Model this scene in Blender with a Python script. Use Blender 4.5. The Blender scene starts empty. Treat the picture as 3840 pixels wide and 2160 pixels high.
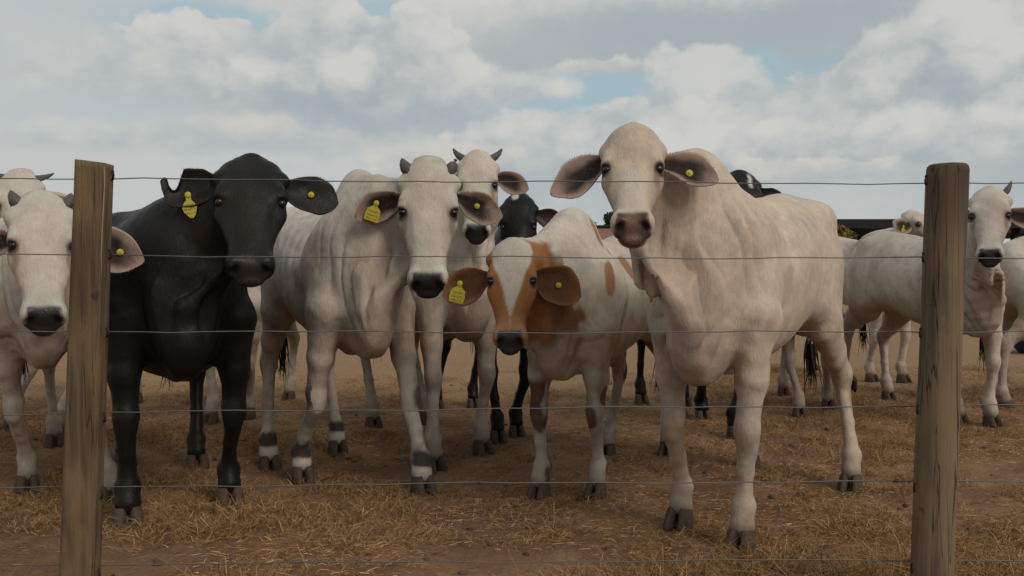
import bpy, math, random
import numpy as np
from mathutils import Vector, Matrix

S = bpy.context.scene
COL = S.collection
R = math.radians
rng = np.random.default_rng(7)
random.seed(7)

# ------------------------------------------------------------------ camera
CAMH, FPX = 0.95, 3280.0
cam_d = bpy.data.cameras.new("camera")
cam = bpy.data.objects.new("camera", cam_d)
COL.objects.link(cam)
cam.location = (0, 0, CAMH)
cam.rotation_euler = (R(90), 0, 0)
cam_d.sensor_width = 36
cam_d.lens = FPX / 3840 * 36
cam_d.clip_start = 0.05
cam_d.clip_end = 2000
S.camera = cam

S.cycles.max_bounces = 5
S.cycles.diffuse_bounces = 3
S.cycles.glossy_bounces = 2
S.cycles.transmission_bounces = 2
S.cycles.caustics_reflective = False

# ------------------------------------------------------------------ light
SUN_EL, SUN_AZ = 36, 142          # azimuth clockwise from +Y (camera forward)
EXPOSURE = 0.08
S.view_settings.view_transform = 'Standard'
S.view_settings.look = 'None'
S.view_settings.gamma = 1
S.view_settings.use_curve_mapping = False
S.view_settings.exposure = EXPOSURE
sun_d = bpy.data.lights.new("sun", 'SUN')
sun_d.energy = 1.5
sun_d.angle = R(25)
sun_d.color = (1, 0.94, 0.86)
sun = bpy.data.objects.new("sun", sun_d)
COL.objects.link(sun)
_d = Vector((math.sin(R(SUN_AZ)) * math.cos(R(SUN_EL)), math.cos(R(SUN_AZ)) * math.cos(R(SUN_EL)), math.sin(R(SUN_EL))))
sun.rotation_euler = (-_d).to_track_quat('-Z', 'Y').to_euler()


class NT:
    """small helper for building node trees"""
    def __init__(self, tree):
        self.t = tree
        self.n = tree.nodes
        self.l = tree.links

    def node(self, typ, ins=None, **kw):
        nd = self.n.new(typ)
        for k, v in kw.items():
            setattr(nd, k, v)
        for k, v in (ins or {}).items():
            s = nd.inputs[k]
            if hasattr(v, 'is_output') or isinstance(v, bpy.types.NodeSocket):
                self.l.new(v, s)
            else:
                s.default_value = v
        return nd

    def math(self, op, a, b=0.0, clamp=False):
        nd = self.node('ShaderNodeMath', {0: a, 1: b}, operation=op)
        nd.use_clamp = clamp
        return nd.outputs[0]

    def vmath(self, op, a, b=(0, 0, 0)):
        nd = self.node('ShaderNodeVectorMath', {0: a, 1: b}, operation=op)
        return nd.outputs['Value'] if op in ('LENGTH', 'DOT_PRODUCT', 'DISTANCE') else nd.outputs[0]

    def mix(self, f, a, b, mode='MIX'):
        nd = self.node('ShaderNodeMix', {0: f, 6: a, 7: b}, data_type='RGBA', blend_type=mode)
        return nd.outputs[2]

    def ramp(self, v, lo, hi, a=0.0, b=1.0, smooth=True):
        nd = self.node('ShaderNodeMapRange', {0: v, 1: lo, 2: hi, 3: a, 4: b},
                       interpolation_type='SMOOTHSTEP' if smooth else 'LINEAR')
        return nd.outputs[0]

    def noise(self, vec, scale, detail=4.0, rough=0.5, dist=0.0):
        nd = self.node('ShaderNodeTexNoise', {'Vector': vec, 'Scale': scale, 'Detail': detail,
                                              'Roughness': rough, 'Distortion': dist})
        return nd.outputs[0]


def make_world():
    w = bpy.data.worlds.new("World")
    S.world = w
    w.use_nodes = True
    w.cycles.sampling_method = 'MANUAL'
    w.cycles.sample_map_resolution = 256
    t = NT(w.node_tree)
    t.n.clear()
    out = t.node('ShaderNodeOutputWorld')
    bg = t.node('ShaderNodeBackground')
    t.l.new(bg.outputs[0], out.inputs[0])
    sky = t.node('ShaderNodeTexSky', sky_type='NISHITA')
    sky.sun_disc = False
    sky.sun_elevation = R(SUN_EL)
    sky.sun_rotation = R(SUN_AZ)
    sky.dust_density = 2.0
    # clouds: all values below are multiples of the final radiance / strength
    STR = 0.1
    d = t.node('ShaderNodeTexCoord').outputs['Generated']
    warp = t.node('ShaderNodeTexNoise', {'Vector': d, 'Scale': 11.0, 'Detail': 4.0, 'Roughness': 0.64})
    wv = t.vmath('SUBTRACT', warp.outputs['Color'], (0.5, 0.5, 0.5))
    n_big = t.noise(t.vmath('MULTIPLY', d, (1, 1, 2.2)), 2.6, 3, 0.55, 0.0)
    n_mid = t.noise(t.vmath('MULTIPLY', d, (1, 1, 1.7)), 7.0, 5, 0.6, 0.0)
    wsm = t.vmath('ADD', d, t.vmath('MULTIPLY', wv, (0.035, 0.035, 0.035)))
    vor = t.node('ShaderNodeTexVoronoi', {'Vector': t.vmath('MULTIPLY', wsm, (1, 1, 1.25)), 'Scale': 15.0, 'Detail': 1.0,
                                          'Roughness': 0.55, 'Lacunarity': 2.2}, feature='F1', normalize=True).outputs['Distance']
    n_fine = t.math('SUBTRACT', 0.95, t.math('MULTIPLY', vor, 1.5))      # rounded billows
    n_det = t.noise(t.vmath('MULTIPLY', wsm, (1, 1, 1.4)), 30.0, 4, 0.6, 0.0)
    sep = t.node('ShaderNodeSeparateXYZ', {0: d})
    front = t.ramp(sep.outputs[1], 0.15, 0.45)
    el = sep.outputs[2]

    def c(*v):
        return tuple(0.97 * x / STR for x in v) + (1,)
    # blue of the gaps: the sky itself, a little veiled
    blue = t.mix(0.45, sky.outputs[0], c(0.34, 0.52, 0.60))
    shade = c(0.40, 0.445, 0.465)
    light = c(0.59, 0.588, 0.565)
    # generic broken cloud cover everywhere
    tone = t.math('ADD', t.math('MULTIPLY', n_big, 0.9), t.math('MULTIPLY', n_mid, 0.55))
    cov = t.ramp(t.math('ADD', tone, 0.0), 0.80, 0.62)
    cloud = t.mix(t.ramp(tone, 0.62, 0.86), shade, light)
    cover = t.ramp(n_mid, 0.33, 0.44)
    cur = t.mix(cover, blue, cloud)
    # (direction-space) banks of cumulus seen in the photograph
    q = t.vmath('ADD', d, t.vmath('MULTIPLY', wv, (0.10, 0.10, 0.10)))
    qs = t.vmath('ADD', d, t.vmath('MULTIPLY', wv, (0.05, 0.05, 0.05)))

    def dirpx(u, v):
        x, z = (u - 1920) / FPX, (1080 - v) / FPX
        k = 1 / math.sqrt(1 + x * x + z * z)
        return (x * k, k, z * k)

    def blob(u, v, ru, rv, soft, qq=None, billow=0.0):
        cx = dirpx(u, v)
        r = t.vmath('MULTIPLY', t.vmath('SUBTRACT', qq or q, cx), (FPX / ru, 0.6 * FPX / max(ru, rv), FPX / rv))
        L = t.vmath('LENGTH', r)
        if billow:
            L = t.math('ADD', L, t.math('MULTIPLY', t.math('SUBTRACT', 0.5, n_fine), billow))
            L = t.math('ADD', L, t.math('MULTIPLY', t.math('SUBTRACT', 0.5, n_det), 0.45))
        return t.math('MULTIPLY', t.ramp(L, 1 + soft, 1 - soft), front)

    def paint(cur, col, u, v, ru, rv, soft, k=1.0, qq=None):
        m = t.math('MULTIPLY', blob(u, v, ru, rv, soft, qq), k)
        return t.mix(m, cur, col)

    def cumulus(cur, u, v, ru, rv, soft=0.07, top=None, bot=None, k=1.0, lo=-0.65, hi=0.5):
        # rounded heads, sunlit above, shaded towards the flat base which melts into the cloud behind
        m = blob(u, v, ru, rv, soft, qs, 0.75)
        zc = (1080 - v) / FPX
        dz = t.math('MULTIPLY', t.math('SUBTRACT', el, zc), FPX / rv)
        fade = t.ramp(dz, -1.0, -0.35)
        m = t.math('MULTIPLY', t.math('MULTIPLY', m, fade), k)
        h = t.math('ADD', t.math('MULTIPLY', dz, 0.45), t.math('MULTIPLY', t.math('SUBTRACT', n_mid, 0.5), 1.6))
        h = t.math('ADD', h, t.math('MULTIPLY', t.math('SUBTRACT', n_fine, 0.5), 1.5))
        h = t.math('ADD', h, t.math('MULTIPLY', t.math('SUBTRACT', n_det, 0.5), 1.1))
        colr = t.mix(t.ramp(h, lo, hi), bot or shade, top or light)
        return t.mix(m, cur, colr)
    grey = c(0.52, 0.535, 0.53)
    warm = c(0.60, 0.575, 0.53)
    dark = c(0.36, 0.41, 0.435)
    bl = t.mix(0.8, blue, c(0.36, 0.485, 0.53))
    # thin veil over the left third
    cur = paint(cur, grey, 150, 380, 850, 620, 0.6, 0.85)
    # shaded sheets
    cur = paint(cur, dark, 2850, 110, 950, 125, 0.6, 0.95)
    cur = paint(cur, dark, 3800, 640, 420, 300, 0.8, 0.75)
    cur = paint(cur, dark, 2050, 250, 330, 110, 0.8, 0.6)
    # blue gaps
    cur = paint(cur, bl, 620, 95, 260, 75, 0.7, 0.5, qs)
    cur = paint(cur, bl, 850, 80, 230, 70, 0.3, 0.8, qs)
    cur = paint(cur, bl, 1400, 110, 150, 95, 0.3, 0.8, qs)
    cur = paint(cur, bl, 430, 405, 230, 50, 0.8, 0.35)
    cur = paint(cur, bl, 2230, 355, 460, 95, 0.25, 0.9, qs)
    cur = paint(cur, bl, 2800, 265, 420, 75, 0.6, 0.55, qs)
    cur = paint(cur, bl, 2850, 340, 90, 140, 0.35, 0.7, qs)
    # cumulus, far ones first
    cur = cumulus(cur, 820, 45, 90, 60, 0.15)
    cur = cumulus(cur, 950, 250, 460, 175)
    cur = cumulus(cur, 600, 330, 420, 160, 0.3, k=.7)
    cur = cumulus(cur, 1230, 170, 200, 150)
    cur = cumulus(cur, 1560, 240, 210, 185)
    cur = cumulus(cur, 1320, 360, 520, 130, 0.2, bot=dark)
    cur = cumulus(cur, 1780, 330, 300, 110, 0.2)
    cur = cumulus(cur, 2250, 275, 270, 45, 0.2, top=warm)
    cur = cumulus(cur, 2650, 430, 290, 235, 0.12, k=.9)
    cur = cumulus(cur, 2470, 500, 350, 140)
    cur = cumulus(cur, 2080, 520, 330, 110, 0.15)
    cur = cumulus(cur, 3150, 440, 330, 210)
    cur = cumulus(cur, 2985, 225, 95, 50, 0.15, top=warm)
    cur = cumulus(cur, 3330, 270, 170, 150, 0.12)
    cur = cumulus(cur, 3680, 300, 400, 300, 0.15, bot=dark)
    cur = cumulus(cur, 2800, 600, 520, 120, 0.25, bot=dark)
    cur = cumulus(cur, 3400, 560, 480, 140, 0.25, bot=dark)
    cur = cumulus(cur, 3120, 660, 350, 75, 0.12, top=warm)
    cur = cumulus(cur, 1650, 610, 330, 70, 0.25, top=warm, k=.7)
    cur = cumulus(cur, 900, 540, 420, 85, 0.3, top=warm, k=.7)
    cur = cumulus(cur, 350, 560, 380, 80, 0.35, k=.6)
    cur = paint(cur, c(0.34, 0.40, 0.435), 1250, 425, 420, 50, 0.8, 0.7)
    # pale band along the horizon
    hz = t.math('MULTIPLY', t.ramp(el, 0.15, 0.0), 0.7)
    cur = t.mix(hz, cur, c(0.50, 0.515, 0.515))
    t.l.new(cur, bg.inputs[0])
    bg.inputs[1].default_value = STR


make_world()


# ------------------------------------------------------------------ helpers
def px(u, v, dist):
    """photograph pixel (3840 wide) + distance along the view axis -> point in the place"""
    return np.array([(u - 1920) / FPX * dist, dist, CAMH - (v - 1080) / FPX * dist])


def _hash(i, j, k):
    h = (i * 374761393 + j * 668265263 + k * 2147483647 + 1013904223) & 0xFFFFFFFF
    h = ((h ^ (h >> 13)) * 1274126177) & 0xFFFFFFFF
    return ((h ^ (h >> 16)) & 0xFFFF) / 65535.0


def vnoise(p, scale, seed=0):
    p = np.asarray(p, dtype=np.float64) * scale + seed * 17.31
    i = np.floor(p).astype(np.int64)
    f = p - i
    f = f * f * (3 - 2 * f)
    r = 0
    for dx in (0, 1):
        for dy in (0, 1):
            for dz in (0, 1):
                w = (f[..., 0] if dx else 1 - f[..., 0]) * (f[..., 1] if dy else 1 - f[..., 1]) * (f[..., 2] if dz else 1 - f[..., 2])
                r = r + w * _hash(i[..., 0] + dx, i[..., 1] + dy, i[..., 2] + dz)
    return r


def fbm(p, scale, seed=0, octv=3):
    r, a, tot = 0, 1.0, 0
    for o in range(octv):
        r = r + a * vnoise(p, scale * 2 ** o, seed + o)
        tot += a
        a *= 0.5
    return r / tot


def sstep(x, a, b):
    t = np.clip((x - a) / (b - a), 0, 1)
    return t * t * (3 - 2 * t)


def ground_z(x, y):
    x = np.asarray(x, dtype=np.float64)
    y = np.asarray(y, dtype=np.float64)
    p = np.stack([x, y, np.zeros_like(x)], -1)
    near = 1 - sstep(np.hypot(x, y), 14, 30)
    return ((fbm(p, 1.3, 3) - 0.5) * 0.05 + (fbm(p, 7.0, 5, 3) - 0.5) * 0.055) * near


def link(o, parent=None):
    COL.objects.link(o)
    if parent is not None:
        o.parent = parent
    return o


def mesh_obj(name, v, f, mat, parent=None, colors=None, smooth=True, cname="coat"):
    me = bpy.data.meshes.new(name)
    v = np.asarray(v, dtype=np.float32)
    if isinstance(f, np.ndarray):
        n, k = f.shape
        me.vertices.add(len(v))
        me.vertices.foreach_set("co", v.ravel())
        me.loops.add(n * k)
        me.loops.foreach_set("vertex_index", f.astype(np.int32).ravel())
        me.polygons.add(n)
        me.polygons.foreach_set("loop_start", np.arange(0, n * k, k, dtype=np.int32))
        me.polygons.foreach_set("loop_total", np.full(n, k, dtype=np.int32))
        me.update(calc_edges=True)
    else:
        me.from_pydata([tuple(map(float, q)) for q in v], [], [tuple(map(int, q)) for q in f])
    if smooth:
        me.polygons.foreach_set("use_smooth", np.ones(len(me.polygons), dtype=bool))
    if colors is not None:
        a = me.color_attributes.new(cname, 'FLOAT_COLOR', 'POINT')
        c4 = np.ones((len(v), 4), dtype=np.float32)
        c4[:, :3] = colors[:, :3]
        if colors.shape[1] == 4:
            c4[:, 3] = colors[:, 3]
        a.data.foreach_set("color", c4.ravel())
    if mat is not None:
        me.materials.append(mat)
    me.update()
    return link(bpy.data.objects.new(name, me), parent)


def empty(name, loc, label, cat, group=None, rz=0.0):
    o = bpy.data.objects.new(name, None)
    o.empty_display_size = 0.2
    o.location = loc
    o.rotation_euler = (0, 0, rz)
    tag(o, label, cat, group)
    return link(o)


def tag(o, label=None, cat=None, group=None, kind=None):
    if label:
        o["label"] = label
    if cat:
        o["category"] = cat
    if group:
        o["group"] = group
    if kind:
        o["kind"] = kind
    return o


def rings(pts, cap=True):
    """list of rings (n x 3 each) -> verts, quads(+fans)"""
    n = len(pts[0])
    v = np.concatenate(pts)
    f = []
    for i in range(len(pts) - 1):
        for j in range(n):
            a, b = i * n + j, i * n + (j + 1) % n
            f.append((a, b, b + n, a + n))
    if cap:
        f.append(tuple(range(n - 1, -1, -1)))
        f.append(tuple(range((len(pts) - 1) * n, len(pts) * n)))
    return v, f


def tube(path, rad, n=8, squash=1.0):
    path = [np.asarray(p, float) for p in path]
    out = []
    for i, p in enumerate(path):
        tg = path[min(i + 1, len(path) - 1)] - path[max(i - 1, 0)]
        tg = tg / (np.linalg.norm(tg) + 1e-9)
        ref = np.array([0, 0, 1.0]) if abs(tg[2]) < 0.9 else np.array([0, 1.0, 0])
        a = np.cross(tg, ref)
        a /= np.linalg.norm(a)
        b = np.cross(a, tg)
        r = rad[i] if hasattr(rad, '__len__') else rad
        th = np.arange(n) / n * 2 * math.pi
        out.append(p + r * (np.cos(th)[:, None] * a + squash * np.sin(th)[:, None] * b))
    return rings(out)


# ------------------------------------------------------------------ materials
def new_mat(name):
    m = bpy.data.materials.new(name)
    m.use_nodes = True
    t = NT(m.node_tree)
    b = t.n['Principled BSDF']
    return m, t, b


def hide_material(name, rough=0.75, bump=0.65, spec=0.25, var=0.30, sheen=0.04):
    m, t, b = new_mat(name)
    an = t.node('ShaderNodeAttribute', attribute_name="coat")
    at = an.outputs['Color']
    o = t.node('ShaderNodeTexCoord').outputs['Object']
    blot = t.noise(o, 6.0, 5, 0.6)
    fine = t.noise(t.vmath('MULTIPLY', o, (1, 1, 0.35)), 120.0, 3, 0.6)
    fac = t.math('ADD', t.math('MULTIPLY', t.math('SUBTRACT', blot, 0.5), var * 1.6),
                 t.math('MULTIPLY', t.math('SUBTRACT', fine, 0.5), var * 1.3))
    fac = t.math('ADD', fac, 1.0)
    col = t.mix(1.0, at, t.node('ShaderNodeCombineColor', {0: fac, 1: fac, 2: fac}).outputs[0], 'MULTIPLY')
    t.l.new(col, b.inputs['Base Color'])
    t.l.new(t.ramp(an.outputs['Alpha'], 0, 1, 0.30, rough, False), b.inputs['Roughness'])
    b.inputs['Specular IOR Level'].default_value = spec
    b.inputs['Sheen Weight'].default_value = sheen
    b.inputs['Sheen Roughness'].default_value = 0.4
    hair = t.noise(t.vmath('MULTIPLY', o, (1, 1, 0.3)), 150.0, 3, 0.65)
    lump = t.noise(t.vmath('MULTIPLY', o, (1, 1, 0.5)), 16.0, 4, 0.55)
    h = t.math('ADD', t.math('MULTIPLY', hair, 0.32), lump)
    bp = t.node('ShaderNodeBump', {'Height': h, 'Strength': bump, 'Distance': 0.012})
    t.l.new(bp.outputs[0], b.inputs['Normal'])
    return m


M_HIDE = hide_material("pale_hide")
M_BLACK = hide_material("black_hide", rough=0.42, bump=0.4, spec=0.15, var=0.5, sheen=0.0)


def plain(name, col, rough=0.6, spec=0.3, nscale=40, nvar=0.3, bump=0.0, metal=0.0):
    m, t, b = new_mat(name)
    o = t.node('ShaderNodeTexCoord').outputs['Object']
    n = t.noise(o, nscale, 4, 0.6)
    lo = tuple(x * (1 - nvar) for x in col) + (1,)
    hi = tuple(min(1, x * (1 + nvar)) for x in col) + (1,)
    t.l.new(t.mix(n, lo, hi), b.inputs['Base Color'])
    b.inputs['Roughness'].default_value = rough
    b.inputs['Specular IOR Level'].default_value = spec
    b.inputs['Metallic'].default_value = metal
    if bump:
        bp = t.node('ShaderNodeBump', {'Height': n, 'Strength': bump, 'Distance': 0.01})
        t.l.new(bp.outputs[0], b.inputs['Normal'])
    return m


M_HOOF = plain("hoof_horn", (0.085, 0.058, 0.042), 0.85, 0.12, 60, 0.5, 0.5)
M_HORN = plain("horn", (0.085, 0.072, 0.062), 0.55, 0.3, 50, 0.5, 0.3)
M_EYE = plain("eye_black", (0.012, 0.009, 0.008), 0.12, 0.5, 20, 0.2)
M_SWITCH = plain("tail_hair", (0.02, 0.016, 0.013), 0.7, 0.2, 60, 0.4, 0.4)
M_WIRE = plain("galvanised_wire", (0.13, 0.125, 0.12), 0.6, 0.4, 90, 0.45, 0.1, 0.4)
M_RUST = plain("rusty_staple", (0.05, 0.03, 0.02), 0.8, 0.2, 200, 0.5)


def tag_material():
    m, t, b = new_mat("yellow_tag_plastic")
    o = t.node('ShaderNodeTexCoord').outputs['Object']
    n = t.noise(o, 60, 3)
    base = t.mix(n, (0.36, 0.29, 0.008, 1), (0.48, 0.39, 0.016, 1))
    # rows of small dark print on the flag
    sp = t.node('ShaderNodeSeparateXYZ', {0: o})
    row = t.math('FRACT', t.math('MULTIPLY', sp.outputs[2], 62.0))
    rowm = t.math('LESS_THAN', t.math('ABSOLUTE', t.math('SUBTRACT', row, 0.5)), 0.27)
    chars = t.math('GREATER_THAN', t.noise(t.vmath('MULTIPLY', o, (260, 1, 90)), 1.0, 2), 0.50)
    zone = t.math('MULTIPLY', t.math('LESS_THAN', sp.outputs[2], -0.036), t.math('GREATER_THAN', sp.outputs[2], -0.078))
    zx = t.math('LESS_THAN', t.math('ABSOLUTE', sp.outputs[0]), 0.024)
    k = t.math('MULTIPLY', t.math('MULTIPLY', rowm, chars), t.math('MULTIPLY', zone, zx))
    col = t.mix(t.math('MULTIPLY', k, 0.75), base, (0.04, 0.035, 0.01, 1))
    t.l.new(col, b.inputs['Base Color'])
    b.inputs['Roughness'].default_value = 0.45
    return m


M_TAG = tag_material()


def wood_material(name, c0, c1, c2, crack=1.0, stain=0.0):
    m, t, b = new_mat(name)
    o = t.node('ShaderNodeTexCoord').outputs['Object']
    st = t.vmath('MULTIPLY', o, (1, 1, 0.05))
    g = t.noise(st, 60, 6, 0.65, 0.4)
    big = t.noise(t.vmath('MULTIPLY', o, (1, 1, 0.4)), 7, 5, 0.6)
    col = t.mix(t.ramp(g, 0.3, 0.7), c0 + (1,), c1 + (1,))
    col = t.mix(t.ramp(big, 0.42, 0.66), col, c2 + (1,))
    ck = t.noise(t.vmath('MULTIPLY', o, (1, 1, 0.03)), 26, 3, 0.5, 0.6)
    line = t.ramp(t.math('ABSOLUTE', t.math('SUBTRACT', ck, 0.5)), 0.0, 0.012, 1, 0)
    line = t.math('MULTIPLY', line, crack)
    col = t.mix(t.math('MULTIPLY', line, 0.75), col, (0.018, 0.013, 0.01, 1))
    if stain:       # old dark dressing on the head of the post
        zz = t.math('ADD', t.node('ShaderNodeSeparateXYZ', {0: o}).outputs[2], t.math('MULTIPLY', big, 0.3))
        col = t.mix(t.ramp(zz, 1.16, 1.40, 0, stain), col, (0.045, 0.033, 0.025, 1))
    knots = t.noise(t.vmath('MULTIPLY', o, (1, 1, 0.8)), 22, 2, 0.5)
    col = t.mix(t.ramp(knots, 0.70, 0.78, 0, 0.6), col, (0.03, 0.02, 0.014, 1))
    t.l.new(col, b.inputs['Base Color'])
    b.inputs['Roughness'].default_value = 0.85
    b.inputs['Specular IOR Level'].default_value = 0.2
    h = t.math('SUBTRACT', t.math('ADD', g, t.math('MULTIPLY', big, 0.6)), t.math('MULTIPLY', line, 1.2))
    bp = t.node('ShaderNodeBump', {'Height': h, 'Strength': 0.55, 'Distance': 0.008})
    t.l.new(bp.outputs[0], b.inputs['Normal'])
    return m


M_POST_A = wood_material("brown_post_wood", (0.066, 0.043, 0.027), (0.145, 0.098, 0.056), (0.185, 0.125, 0.062), 0.8)
M_POST_B = wood_material("weathered_post_wood", (0.092, 0.066, 0.045), (0.175, 0.128, 0.085), (0.20, 0.140, 0.080), 1.0, stain=0.6)


def ground_material():
    m, t, b = new_mat("trampled_earth")
    o = t.node('ShaderNodeTexCoord').outputs['Object']
    sp = t.node('ShaderNodeSeparateXYZ', {0: o})
    n1 = t.noise(o, 1.6, 6, 0.62, 0.3)
    n2 = t.noise(o, 9.0, 6, 0.65)
    n3 = t.noise(o, 55.0, 4, 0.7)
    soil = t.mix(t.ramp(n1, 0.36, 0.64), (0.165, 0.090, 0.052, 1), (0.255, 0.150, 0.084, 1))
    soil = t.mix(t.ramp(n2, 0.56, 0.72), soil, (0.26, 0.170, 0.092, 1))
    soil = t.mix(t.ramp(n2, 0.40, 0.30, 0, 0.7), soil, (0.060, 0.040, 0.028, 1))
    # ground colour turns to a paler tan farther inside the pen
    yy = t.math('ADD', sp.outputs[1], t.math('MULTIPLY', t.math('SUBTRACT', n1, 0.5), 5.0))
    far_tan = t.mix(n2, (0.23, 0.143, 0.076, 1), (0.33, 0.215, 0.120, 1))
    col = t.mix(t.ramp(yy, 5.4, 9.5), soil, far_tan)
    k = t.math('ADD', 0.72, t.math('MULTIPLY', n3, 0.56))
    col = t.mix(1.0, col, t.node('ShaderNodeCombineColor', {0: k, 1: k, 2: k}).outputs[0], 'MULTIPLY')
    t.l.new(col, b.inputs['Base Color'])
    b.inputs['Roughness'].default_value = 0.95
    b.inputs['Specular IOR Level'].default_value = 0.1
    h = t.math('ADD', n2, t.math('MULTIPLY', n3, 0.35))
    bp = t.node('ShaderNodeBump', {'Height': h, 'Strength': 0.9, 'Distance': 0.03})
    t.l.new(bp.outputs[0], b.inputs['Normal'])
    return m


def attr_mat(name, rough=0.9):
    m, t, b = new_mat(name)
    at = t.node('ShaderNodeAttribute', attribute_name="coat").outputs['Color']
    t.l.new(at, b.inputs['Base Color'])
    b.inputs['Roughness'].default_value = rough
    b.inputs['Specular IOR Level'].default_value = 0.15
    return m


M_HAIR = attr_mat("ear_hair_strands")


# ------------------------------------------------------------------ ground
def axis(lo, hi, step, far, grow=1.22):
    a = list(np.arange(lo, hi, step))
    s, x = step, hi
    while x < far:
        a.append(x)
        s *= grow
        x += s
    s, x = step, lo
    pre = []
    while x > -far:
        s *= grow
        x -= s
        pre.append(x)
    return np.array(pre[::-1] + a)


def build_ground():
    xs = axis(-3.6, 4.4, 0.032, 900)
    ys = axis(2.2, 8.4, 0.032, 900)
    X, Y = np.meshgrid(xs, ys, indexing='ij')
    Z = ground_z(X, Y)
    v = np.stack([X, Y, Z], -1).reshape(-1, 3)
    nx, ny = len(xs), len(ys)
    i = np.arange(nx * ny).reshape(nx, ny)
    f = np.stack([i[:-1, :-1], i[1:, :-1], i[1:, 1:], i[:-1, 1:]], -1).reshape(-1, 4)
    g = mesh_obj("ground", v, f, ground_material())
    tag(g, "trampled brown earth of the cattle pen", "ground", kind="structure")


build_ground()


# ------------------------------------------------------------------ fence
def fence_y(x):
    return 2.46 + 0.018 * x


def build_fence():
    root = empty("wire_fence", (0, fence_y(0), 0),
                 "six-strand plain wire fence with two wooden posts in front of the cattle", "fence")
    r0 = np.array([0, fence_y(0), 0])

    def post(u_top, u_bot, v_top, w_px, kind, mat, label, seed):
        # u_bot is where the post leaves the picture (v = 2160)
        y = fence_y((u_top - 1920) / FPX * 2.46) - 0.075
        top = px(u_top, v_top, y)
        b = px(u_bot, 2160, y)
        dirv = (b - top) / (top[2] - b[2])
        foot = top + dirv * (top[2] + 0.35)
        r = w_px / 2 / FPX * y
        n, m = 36, 70
        out = []
        th = np.arange(n) / n * 2 * math.pi
        for i in range(m + 1):
            k = i / m
            c = foot + (top - foot) * k
            if kind == 'split':
                # squared, split timber with soft corners
                e = 0.45
                cx = np.sign(np.cos(th)) * np.abs(np.cos(th)) ** e
                cy = np.sign(np.sin(th)) * np.abs(np.sin(th)) ** e
            else:
                cx, cy = np.cos(th), np.sin(th)
            rr = r * (1.04 - 0.05 * k)
            P = np.stack([cx, cy, np.full(n, k * 3.0)], -1)
            rr = rr * (1 + 0.10 * (vnoise(P * np.array([1, 1, 1.0]), 1.6, seed) - 0.5)
                       + 0.05 * (vnoise(P * np.array([3, 3, 0.4]), 2.2, seed + 3) - 0.5))
            ring = np.stack([c[0] + cx * rr, c[1] + cy * rr * (0.8 if kind == 'split' else 1), np.full(n, c[2])], -1)
            if i == m and kind == 'split':
                ring[:, 2] -= (cx * 0.5 + 0.5) * 0.011
            out.append(ring)
        if kind == 'round':
            last = out.pop()
            cc = np.array([top[0], top[1], 0])
            for q_, dz in ((1.0, -.022), (.985, -.011), (.95, -.004), (.88, 0.0), (.6, .002)):
                rg = cc + (last - cc) * np.array([q_, q_, 1]) + np.array([0, 0, dz])
                out.append(rg)
        v, f = rings(out)
        o = mesh_obj("post", v - r0, f, mat, root)
        # keep smooth sides but a crisp top
        o.data.polygons[-1].use_smooth = False
        tag(o, label)
        return o, foot, top, r, y

    pA = post(355, 302, 602, 124, 'split', M_POST_A, "brown split post with slanting flat top and a pale crack", 1)
    pB = post(3553, 3497, 618, 148, 'round', M_POST_B, "stout round weathered post with dark top", 5)
    # pale crack in the left post: a raised sliver of split wood
    ya = pA[4]
    a = [px(391, 626, 1), px(392, 700, 1), px(385, 830, 1), px(379, 960, 1), px(381, 1000, 1), px(378, 1060, 1)]
    yf = ya - pA[3] * 0.80
    path = [p * yf + np.array([0, 0, CAMH * (1 - yf)]) for p in a]
    path = [np.array([p[0], yf - 0.0005, p[2]]) for p in path]
    v, f = tube(path, [0.001, 0.0018, 0.0016, 0.0014, 0.001, 0.0006], 6)
    mesh_obj("splinter", v - r0, f, plain("pale_split_wood", (0.30, 0.23, 0.17), 0.9, 0.1), pA[0])
    # far posts beyond the picture, so that the wires end on something
    for u_t, sd in ((-2900, 9), (6750, 11)):
        post(u_t, u_t - 50, 615, 150, 'round', M_POST_B, "round weathered post", sd)

    # wires: (left px y, middle px y, right px y)
    rows = [(670, 681, 688), (957, 965, 968), (1241, 1246, 1243), (1550, 1532, 1522), (1828, 1812, 1806), (2118, 2106, 2100)]
    for wi, (a, b, c) in enumerate(rows):
        pts = []
        for k in range(121):
            x = -4.6 + 10.2 * k / 120
            y = fence_y(x)
            u = 1920 + x / y * FPX
            q = (u - 250) / 3300.0
            qc = min(max(q, -0.5), 1.5)
            # quadratic through the three readings
            vv = a * (qc - 0.5) * (qc - 1) / 0.5 + b * qc * (qc - 1) / -0.25 + c * qc * (qc - 0.5) / 0.5
            z = CAMH - (vv - 1080) / FPX * y
            z += 0.0022 * math.sin(x * 5.3 + wi * 2.1) + 0.0013 * math.sin(x * 17 + wi) + 0.0007 * math.sin(x * 41 + 3 * wi)
            pts.append((x, y + 0.001 * math.sin(x * 14 + wi), z))
        v, f = tube(pts, 0.0017, 6)
        mesh_obj("wire", v - r0, f, M_WIRE, root)
        # staples on the cattle-side edge of both posts
        for pp, side in ((pA, 1), (pB, -1)):
            o, foot, top, r, y = pp
            x0 = top[0] + (foot[0] - top[0]) * (top[2] - 1.0) / (top[2] - foot[2]) + side * r * 0.97
            z = CAMH - ((a if side == 1 else c) - 1080) / FPX * fence_y(x0)
            x0 = top[0] + (foot[0] - top[0]) * (top[2] - z) / (top[2] - foot[2]) + side * r * (0.9 if side == -1 else 0.93)
            path = [(x0, y + 0.012, z + 0.012), (x0 + side * 0.010, y + 0.0, z + 0.011), (x0 + side * 0.013, y - 0.004, z),
                    (x0 + side * 0.010, y, z - 0.011), (x0, y + 0.012, z - 0.012)]
            v, f = tube(path, 0.0028, 6)
            mesh_obj("staple", v - r0, f, M_RUST, o)


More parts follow.
